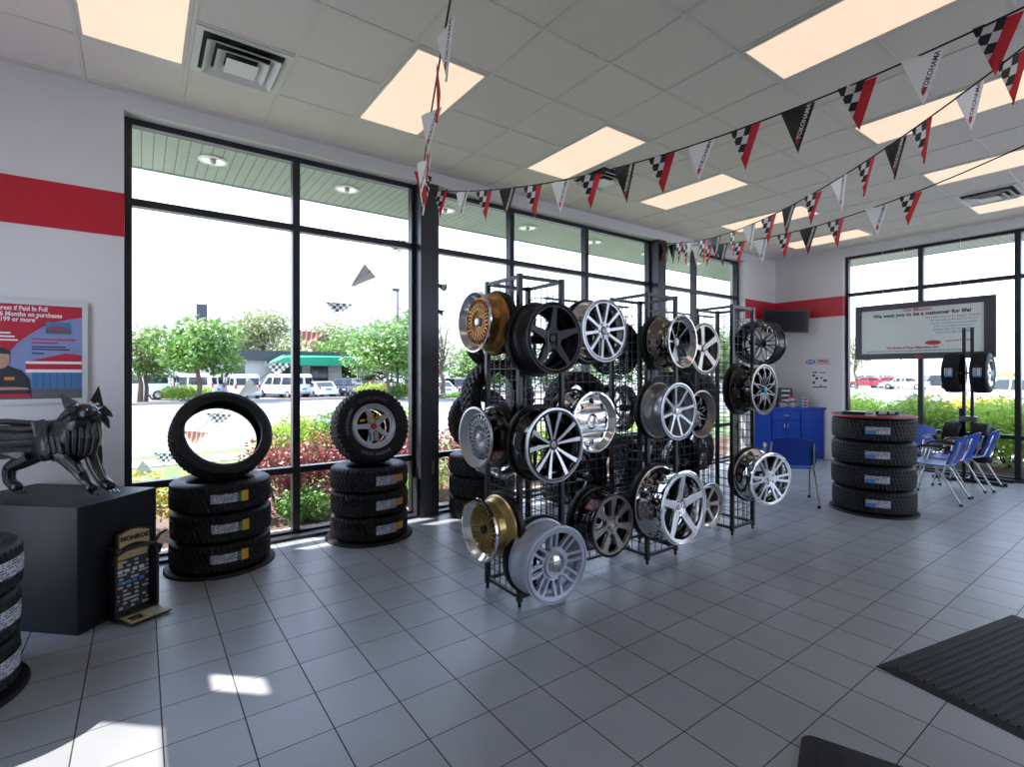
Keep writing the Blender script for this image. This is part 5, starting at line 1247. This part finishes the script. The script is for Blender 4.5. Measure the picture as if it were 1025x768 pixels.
# ------------------------------------------------------------ the building across the street
bd = thing('shop_building', 'low white shop building with dark roof and green awning across the street', 'building', (1.1, 52.0, -.55)); bd.scale = (1.13, 1.13, 1.13)
obj('wall', MB().box(0, 13.6, 0, 10, 0, 3.0), M['bldg'], bd); obj('roof_fascia', MB().box(2.2, 15.4, -.6, 10.2, 2.95, 3.75).box(-.3, 2.2, .0, 10, 2.95, 3.1), M['roof'], bd)
obj('awning', MB().add([(7.0, -1.9, 2.55), (14.9, -1.9, 2.55), (14.9, -.5, 3.45), (8.5, -.5, 3.45), (7.0, -.5, 2.55), (14.9, -.5, 2.55), (8.6, -1.9, 3.2), (14.9, -1.9, 3.3)], [(0, 1, 7, 6), (6, 7, 2, 3), (0, 6, 3, 4), (1, 5, 2, 7), (4, 3, 2, 5), (0, 4, 5, 1)]), M['awning'], bd)
for x0, x1 in ((1.9, 2.5), (5.0, 5.8), (8.6, 10.2), (10.9, 12.4)):
    wn_ = obj('window', MB().box(x0, x1, -.06, .02, .5 if x0 > 8 else .2, 2.5), M['frame'], bd); obj('pane', MB().box(x0+.08, (x0+x1)/2-.03, -.08, -.05, .6, 2.42).box((x0+x1)/2+.03, x1-.08, -.08, -.05, .6, 2.42), M['bwin'], wn_)
t = thing('pylon_sign', 'tall dark pylon sign sticking up behind the broad green tree', 'sign', G(202, 62, -.6))
obj('pole', MB().box(-.35, .35, -.2, .2, 0, 6.5), M['signdark'], t); obj('lower_box', MB().cbox(-.52, .52, -.3, .3, 6.3, 8.1, .05), M['signdark'], t); obj('upper_box', MB().cbox(-.58, .58, -.35, .35, 8.15, 10.6, .05), M['signdark'], t)
t = thing('street_light', 'black parking lot light pole left of the near column', 'street light', G(398, 38, -.3))
obj('pole', MB().tube([(0, 0, .6), (0, 0, 8.1)], [.10, .07], 10), M['pole'], t, True); obj('concrete_base', MB().disc(.26, 0, .65, 20), M['walk'], t); obj('lamp_head', MB().cbox(-.42, .12, -.15, .15, 7.98, 8.2, .04), M['pole'], t)
t = thing('street_light', 'small distant light pole between the trees, left of the black one', 'street light', G(388, 75, -.6)); obj('pole', MB().tube([(0, 0, 0), (0, 0, 7.6)], [.10, .07], 8), M['pole'], t, True); obj('lamp_head', MB().cbox(-.4, .4, -.2, .2, 7.5, 7.75, .04), M['pole'], t)
for k, z in enumerate((7.9, 8.6, 9.6)):
    a = Vector(G(60, 90, z+1.2)); b = Vector(G(900, 120, z+2.0)); m_ = MB().tube([a.lerp(b, i/12)+Vector((0, 0, -1.0*sin(pi*i/12))) for i in range(13)], .02, 5)
    tag(obj('power_line', m_, M['hub']), ['lowest', 'middle', 'top'][k]+' thin power line crossing the sky behind the trees', 'power line')

# ------------------------------------------------------------ vehicles
def car(kind, paint):
    t = thing('car' if kind != 'van' else 'van', 'vehicle', 'car' if kind != 'van' else 'van')     # faces +x
    L, H, W_ = dict(van=(5.4, 2.05, 2.0), sedan=(4.6, 1.42, 1.8), suv=(4.6, 1.70, 1.85))[kind]
    if kind == 'van':
        low = [(-L/2, .35), (-L/2-.02, .9), (L/2-.1, .95), (L/2, .75), (L/2, .35)]; top = [(-L/2+.0, .9), (-L/2+.12, H-.06), (-L/2+.3, H), (L/2-1.75, H), (L/2-1.45, H-.08), (L/2-.85, 1.12), (L/2-.1, .94)]
        sidew = [[(-L/2+.35, 1.15), (-L/2+.42, 1.78), (-.9, 1.78), (-.9, 1.15)], [(-.75, 1.15), (-.75, 1.78), (.35, 1.78), (.35, 1.15)], [(.5, 1.15), (.5, 1.78), (1.1, 1.78), (1.65, 1.15)]]
        rear = (1.18, 1.78, -L/2+.035, -L/2+.10); front = ((L/2-1.38, H-.16), (L/2-.93, 1.2))
    elif kind == 'sedan':
        low = [(-L/2, .32), (-L/2, .88), (-L/2+.15, .95), (L/2-.5, .85), (L/2-.05, .68), (L/2, .32)]; top = [(-L/2+.45, .92), (-L/2+1.15, H-.03), (-L/2+1.7, H), (.35, H), (.7, H-.06), (L/2-1.1, .88)]
        sidew = [[(-L/2+.85, .96), (-L/2+1.3, H-.12), (-.25, H-.09), (-.25, .96)], [(-.15, .96), (-.15, H-.09), (.5, H-.12), (1.05, .93)]]
        rear = None; front = None
    else:
        low = [(-L/2, .38), (-L/2, 1.0), (L/2-.6, 1.0), (L/2-.05, .85), (L/2, .38)]; top = [(-L/2+.0, 1.0), (-L/2+.35, H-.04), (-L/2+.6, H), (.35, H), (.65, H-.05), (L/2-1.3, 1.0)]
        sidew = [[(-L/2+.35, 1.06), (-L/2+.6, H-.14), (-.35, H-.12), (-.35, 1.06)], [(-.25, 1.06), (-.25, H-.12), (.45, H-.14), (.95, 1.06)]]
        rear = None; front = None
    mb = MB().prism(low, -W_/2, W_/2)
    yy = W_/2-.10; n = len(top); vs = [(x, -W_/2+.02+(z-top[0][1])*.14, z) for x, z in top]+[(x, W_/2-.02-(z-top[0][1])*.14, z) for x, z in top]
    mb.add(vs, [list(range(n)), list(range(n, 2*n))[::-1]]+[(i, n+i, n+(i+1) % n, (i+1) % n) for i in range(n)])
    b = obj('body', mb, M[paint], t); bv = b.modifiers.new('b', 'BEVEL'); bv.width = .05; bv.segments = 2; bv.limit_method = 'ANGLE'
    for poly in sidew:
        for s_ in (-1, 1):
            vs = [(x, s_*(W_/2-.015-(z-top[0][1])*.14), z) for x, z in poly]+[(x, s_*(W_/2-.06-(z-top[0][1])*.14), z) for x, z in poly]; k = len(poly)
            obj('side_window', MB().add(vs, [list(range(k)), list(range(k, 2*k))[::-1]]+[(i, k+i, k+(i+1) % k, (i+1) % k) for i in range(k)]), M['car_glass'], t)
    # rear and front glass lie on the slopes of the cabin
    def slope(i, j, inset, nm):
        (xa, za), (xb, zb2) = top[i], top[j]; d = Vector((xb-xa, 0, zb2-za)); nn = Vector((-d.z, 0, d.x)).normalized()
        if nn.z < 0 and abs(nn.z) > .2: nn = -nn
        if (i == 0) and nn.x > 0: nn = -nn
        if (i != 0) and nn.x < 0: nn = -nn
        a = Vector((xa, 0, za))+d*.12+nn*.012; b2 = Vector((xb, 0, zb2))-d*.10+nn*.012; q = MB()
        for hw0, hw1, c0, c1 in ((W_/2-inset-(a.z-top[0][1])*.14, W_/2-inset-(b2.z-top[0][1])*.14, a, b2),):
            q.add([(c0.x, -hw0, c0.z), (c0.x, hw0, c0.z), (c1.x, hw1, c1.z), (c1.x, -hw1, c1.z), (c0.x-nn.x*.03, -hw0, c0.z-nn.z*.03), (c0.x-nn.x*.03, hw0, c0.z-nn.z*.03), (c1.x-nn.x*.03, hw1, c1.z-nn.z*.03), (c1.x-nn.x*.03, -hw1, c1.z-nn.z*.03)], [(0,1,2,3),(7,6,5,4),(0,4,5,1),(1,5,6,2),(2,6,7,3),(3,7,4,0)])
        obj(nm, q, M['car_glass'], t)
    if kind == 'van':
        for s_ in (-1, 1): obj('rear_window', MB().box(-L/2+.02, -L/2+.10, s_*.46-.34, s_*.46+.34, 1.2, 1.75), M['car_glass'], t)
        slope(4, 5, .14, 'windscreen')
    else:
        slope(0, 1, .16, 'rear_window'); slope(len(top)-2, len(top)-1, .14, 'windscreen')
    for s_ in (-1, 1):
        obj('tail_light', MB().cbox(-L/2-.035, -L/2+.04, s_*(W_/2-.16)-.08, s_*(W_/2-.16)+.08, .82 if kind != 'van' else .95, 1.0 if kind != 'van' else 1.25, .01), M['car_light'], t)
        obj('headlight', MB().cbox(L/2-.1, L/2+.015, s_*(W_/2-.25)-.16, s_*(W_/2-.25)+.16, .60, .74, .01), M['label_w'], t)
        obj('mirror', MB().cbox(L/2-1.75, L/2-1.62, s_*(W_/2+.09)-.08, s_*(W_/2+.09)+.08, 1.02, 1.17, .02), M[paint], t)
        for x in (-L/2+.95, L/2-.92):
            w_ = MB(); w_.T = Matrix.Translation((x, s_*(W_/2-.10), .34)) @ Matrix.Rotation(-s_*pi/2, 4, 'X'); w_.lathe([(0, -.10), (.30, -.10), (.34, -.06), (.34, .08), (.30, .115), (.20, .115), (.19, .08), (0, .08)], 28)
            wo = obj('wheel', w_, M['car_tyre'], t, True); h_ = MB(); h_.T = w_.T; h_.disc(.19, .08, .10, 20); obj('hub_cap', h_, M['hub'], wo)
    obj('rear_bumper', MB().cbox(-L/2-.08, -L/2+.03, -W_/2+.05, W_/2-.05, .36, .56, .03), M['hub' if kind == 'van' else paint], t)
    obj('number_plate', MB().box(-L/2-.04, -L/2-.005, -.22, .22, .72, .86), M['label_b'], t)
    return t
protos = {}
def vehicle(kind, paint, px, t_, z, rot, lab, group=None):
    k = (kind, paint)
    if k not in protos: o = protos[k] = car(kind, paint)
    else: o = dup(protos[k])
    p = G(px, t_, z); o.location = p
    view = math.atan2(p[1], p[0]); o.rotation_euler = (0, 0, view+R(rot)); o['label'] = lab
    if group: o['group'] = group
vehicle('van', 'car_white', 133, 36.5, -.30, 75, 'white passenger van at the far left edge of the window', 'white vans')
vehicle('van', 'car_white', 184, 41, -.50, 60, 'white van parked behind the broad median tree', 'white vans')
vehicle('van', 'car_white', 240, 42, -.55, 12, 'white van showing its rear doors, parked left of the window bar', 'white vans')
vehicle('van', 'car_white', 285, 45, -.55, 35, 'white van parked under the green awning', 'white vans')
vehicle('sedan', 'car_white', 319, 45, -.55, 20, 'white sedan parked at the right end of the building')
vehicle('suv', 'car_dark', 346, 48, -.55, 160, 'dark car parked between the white sedan and the red car')
vehicle('sedan', 'car_red', 370, 54, -.55, 70, 'dark red car parked before the trees')
vehicle('suv', 'car_dark', 461, 46, -.55, 200, 'dark car beside the low clipped hedge, right of the near column')
vehicle('sedan', 'car_white', 434, 41, -.45, 30, 'white car partly behind the near column')
vehicle('suv', 'car_white', 1025, 25, -.30, 40, 'white vehicle parked beyond the hedge at the right edge')
vehicle('sedan', 'car_red', 868, 66, -.30, 80, 'red car far across the lot, left under the hanging sign', 'distant red cars')
vehicle('sedan', 'car_red', 888, 66, -.30, 85, 'second distant red car under the hanging sign', 'distant red cars')
vehicle('sedan', 'car_white', 905, 60, -.30, 80, 'distant white car under the middle of the hanging sign', 'distant white cars')
vehicle('suv', 'car_white', 862, 78, -.30, 100, 'distant white car at the left edge of the right windows', 'distant white cars')
vehicle('suv', 'car_white', 884, 80, -.30, 70, 'distant white car behind the red cars', 'distant white cars')
vehicle('suv', 'car_dark', 935, 62, -.30, 110, 'distant dark car right of the window bar under the sign')
t = thing('covered_grill', 'small dark blue domed object on legs beyond the hedge under the hanging sign', 'yard object', G(914.5, 24, -.30))
obj('dome', MB().ball((0, 0, .62), .28, 16, 10, (1, 1, .85)), M['signdark'], t, True); obj('red_skirt', MB().lathe([(.22, .62), (.30, .35), (.29, .35), (.20, .62)], 20), M['poster_red'], t, True)
for a in (0, 2.1, 4.2): obj('leg', MB().tube([(.18*cos(a), .18*sin(a), .5), (.26*cos(a), .26*sin(a), 0)], .02, 6), M['pole'], t, True)
t = thing('utility_pole', 'thin grey pole far outside below the middle of the hanging sign', 'pole', G(902, 58, -.3)); obj('shaft', MB().tube([(0, 0, 0), (0, 0, 9.5)], [.12, .08], 8), M['hub'], t, True); obj('head', MB().cbox(-.4, .4, -.1, .1, 9.4, 9.55, .03), M['hub'], t)

bpy.context.view_layer.update()
